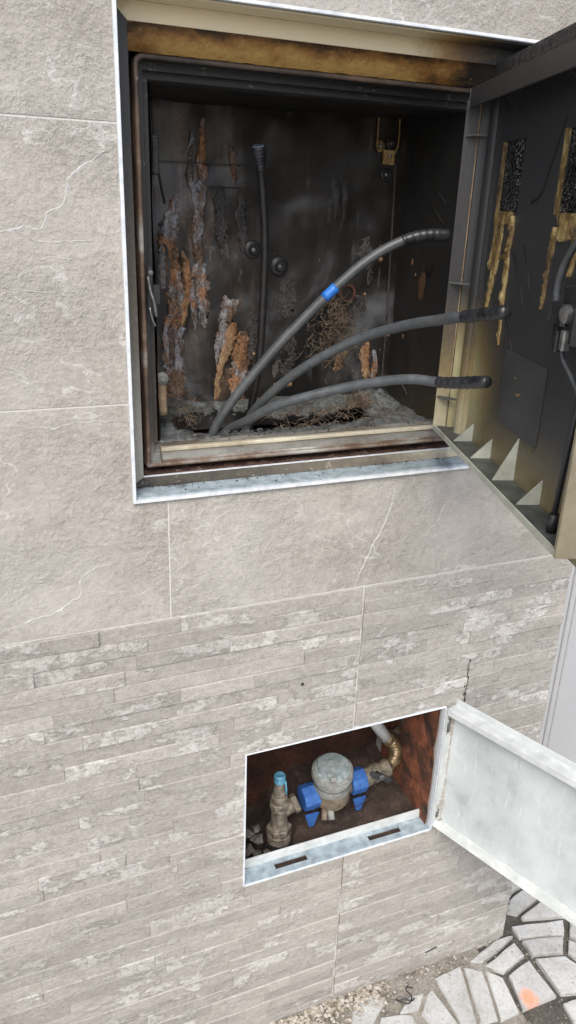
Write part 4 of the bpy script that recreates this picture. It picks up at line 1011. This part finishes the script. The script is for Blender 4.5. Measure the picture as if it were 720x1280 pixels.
# broken mortar lumps at the niche's left foot, each its own
for k, (a, b, c, r) in enumerate(((.402, .072, .410, .013), (.415, .062, .405, .012), (.424, .082, .420, .014), (.408, .10, .425, .015), (.436, .060, .402, .010), (.428, .10, .43, .010))):
    V, F = [], []; stone(V, F, (a, b, c), r, random.Random(20 + k), .8)
    o = fromdata("mortar_chunk", V, F, CHUNK); tag(o, ["pale mortar chunk nearest the niche's left edge", "mortar chunk resting against the sill upstand, second from the left edge", "largest mortar chunk beside the foot of the left valve", "mortar chunk at the back of the heap by the left edge", "small mortar chunk at the front right of the heap by the valve", "small mortar chunk behind the others, close to the valve foot"][k], "rubble", "mortar chunks in the meter niche")

# ------------------------------------------------------------------ grey gate beyond the wall corner
gt = empty("metal_gate", (1.3, .19, 0), "light grey metal gate with vertical grooves past the wall corner", "gate")
box("post", (1.03, 1.192, .165, .215, .03, 2.3), GATE, gt, .003)
box("groove_strip", (1.1925, 1.1995, .172, .21, .03, 2.3), GATE, gt)
box("panel", (1.200, 1.212, .165, .21, .03, 2.3), GATE, gt, .003)
box("groove_strip", (1.2125, 1.218, .172, .21, .03, 2.3), GATE, gt)
for k in range(6): box("panel", (1.2185 + k * .13, 1.3455 + k * .13, .167, .21, .03, 2.3), GATE, gt, .003)

# ------------------------------------------------------------------ pavers, gravel, litter (real ground coordinates)
polys = {
 'A': [(1.05, .015), (1.184, -.015), (1.158, -.05), (1.048, -.018)], 'B': [(1.049, -.026), (1.151, -.053), (1.122, -.087), (1.048, -.066)],
 'C': [(.928, -.049), (1.032, -.023), (1.033, -.06), (.96, -.078)], 'D': [(.965, -.087), (1.035, -.072), (1.035, -.167), (.942, -.166)],
 'E': [(1.049, -.073), (1.12, -.093), (1.133, -.13), (1.101, -.183), (1.044, -.166)], 'F1': [(1.148, .145), (1.19, .125), (1.149, .101), (1.105, .092)],
 'F2': [(1.093, .077), (1.148, .093), (1.166, .058), (1.086, .036), (1.067, .051)], 'F3': [(1.09, .029), (1.168, .048), (1.201, -.009), (1.089, .02)],
 'G': [(1.194, -.024), (1.212, -.061), (1.186, -.089), (1.167, -.055)], 'H': [(1.157, -.062), (1.181, -.095), (1.147, -.132), (1.132, -.089)],
 'I': [(.925, -.06), (.95, -.087), (.933, -.167), (.885, -.169)], 'J': [(.883, -.035), (.917, -.057), (.880, -.165), (.840, -.160)],
 'K': [(.807, -.034), (.877, -.029), (.834, -.156), (.802, -.144)], 'L': [(.769, -.062), (.787, -.055), (.797, -.145), (.743, -.145), (.736, -.094)],
 'M': [(.728, -.053), (.767, -.055), (.735, -.084), (.694, -.077)], 'N': [(.61, -.025), (.665, -.014), (.685, -.04), (.63, -.077), (.574, -.079)],
 'O': [(.652, -.069), (.716, -.088), (.717, -.135), (.622, -.109)], 'Q': [(1.035, -.183), (1.101, -.190), (1.055, -.265), (1.023, -.252)],
 'R': [(1.17, .12), (1.21, .10), (1.25, .03), (1.215, -.005), (1.175, .05)], 'S': [(.50, -.06), (.56, -.082), (.60, -.12), (.52, -.14), (.46, -.10)],
 'V': [(.990, -.004), (1.040, -.008), (.985, -.026), (.928, -.040), (.905, -.028)], 'T': [(1.225, -.01), (1.30, .03), (1.33, -.05), (1.225, -.06)], 'U': [(1.19, -.10), (1.22, -.075), (1.33, -.065), (1.30, -.15), (1.16, -.14)]}
rp = random.Random(5)
def paver(pts, mat=None, h=.012, tilt=True):
    bm = bmesh.new(); cx = sum(p[0] for p in pts) / len(pts); cy = sum(p[1] for p in pts) / len(pts)
    P2 = []
    for i in range(len(pts)):                     # chipped outline: two extra points on every side
        a, b = Vector(pts[i]), Vector(pts[(i + 1) % len(pts)])
        for t in (0, .33, .66):
            q = a.lerp(b, t) + (Vector((rp.gauss(0, .0007), rp.gauss(0, .0007))) if t else Vector((0, 0))); P2.append(q)
    vs = [bm.verts.new((q.x, q.y, -.016)) for q in P2]; f = bm.faces.new(vs)
    if f.normal.z > 0: f.normal_flip()
    r = bmesh.ops.extrude_face_region(bm, geom=[f]); top = [g for g in r['geom'] if isinstance(g, bmesh.types.BMVert)]
    tx, ty = (rp.gauss(0, .004), rp.gauss(0, .004)) if tilt else (0, 0); zt = rp.gauss(0, .0005)
    for v in top: v.co.z = zt + (v.co.x - cx) * tx + (v.co.y - cy) * ty
    te = [e for e in bm.edges if all(v in top for v in e.verts)]
    bmesh.ops.bevel(bm, geom=te, offset=.0022, segments=2, affect='EDGES')
    return frombm("paver", bm, mat or PAVER, pav)
def shrink(p, f):
    cx = sum(a for a, b in p) / len(p); cy = sum(b for a, b in p) / len(p); return [(cx + (a - cx) * f, cy + (b - cy) * f) for a, b in p]
for k, p in polys.items(): paver(shrink(p, .955 if k in 'ABCDEGHF1F2F3QRTU' else .985), PAVERO if k == 'D' else None)
# the same paving goes on round about, out of the photograph's frame
for ix in range(-11, 9):
    for iy in range(1, 9):
        a, b = ix * .2 - .15, -iy * .2 - .10
        if iy == 1 and .35 < a < 1.05: continue
        paver([(a + .005, b - .195), (a + .195, b - .195), (a + .195, b - .005), (a + .005, b - .005)])
sd = grid("mortar_bed", lambda u, v: (.30 + .64 * u, -.30 + .305 * v, -.0055 + .005 * max(0, v - .8) * 5 * (1 - u) + .0035 * fbm((.64 * u, .3 * v, 0), 26, 2)), 90, 46, SAND, pav, True)
V, F = [], []
for _ in range(1700):
    x = rp.uniform(.30, 1.0); y = -abs(rp.gauss(0, .022)) - .003
    if x > .70 and rp.random() < .75: continue
    if x > .90 and rp.random() < .6: continue
    stone(V, F, (x, y, .002 + .006 * rp.random() * max(0, 1 + y / .05)), rp.choice((.0015, .002, .0025, .003, .004, .0055)) * (1.2 if x < .68 else .7), rp)
for _ in range(700):
    x = rp.uniform(.35, 1.2); y = rp.uniform(-.26, -.02)
    stone(V, F, (x, y, -.006 if rp.random() < .6 else .001), rp.uniform(.0008, .0024), rp)
tag(fromdata("gravel", V, F, STONE), "loose beige gravel and mortar crumbs along the foot of the wall", "gravel", None, "stuff")
tag(tube("wire_scrap", catmull([(.700, -.050, .004), (.708, -.063, .006), (.722, -.068, .005), (.733, -.058, .008), (.728, -.044, .010), (.735, -.036, .007), (.746, -.040, .004)], 6), .0013, TAPE, None, 7), "twisted scrap of black wire on the broken paving by the wall", "wire")
tag(tube("wire_scrap", catmull([(.702, -.056, .004), (.716, -.058, .008), (.727, -.066, .006), (.738, -.062, .004)], 6), .0016, TAPE, None, 6), "thin black wire end lying across the twisted wire scrap", "wire")
tag(tube("dark_twig", [(.795, -.0055, .048), (.808, -.0058, .051), (.824, -.0055, .0535)], .0012, TAPE, None, 5), "thin dark sliver stuck low on the ledge stone wall", "sliver")
tag(lathe("wall_plug", (.4655, .001, .823), (0, -1, 0), [(.003, 0), (.003, .004), (.0015, .0045)], TAPE, None, 8), "small dark plug hole in the ledge stone above the niche", "plug")
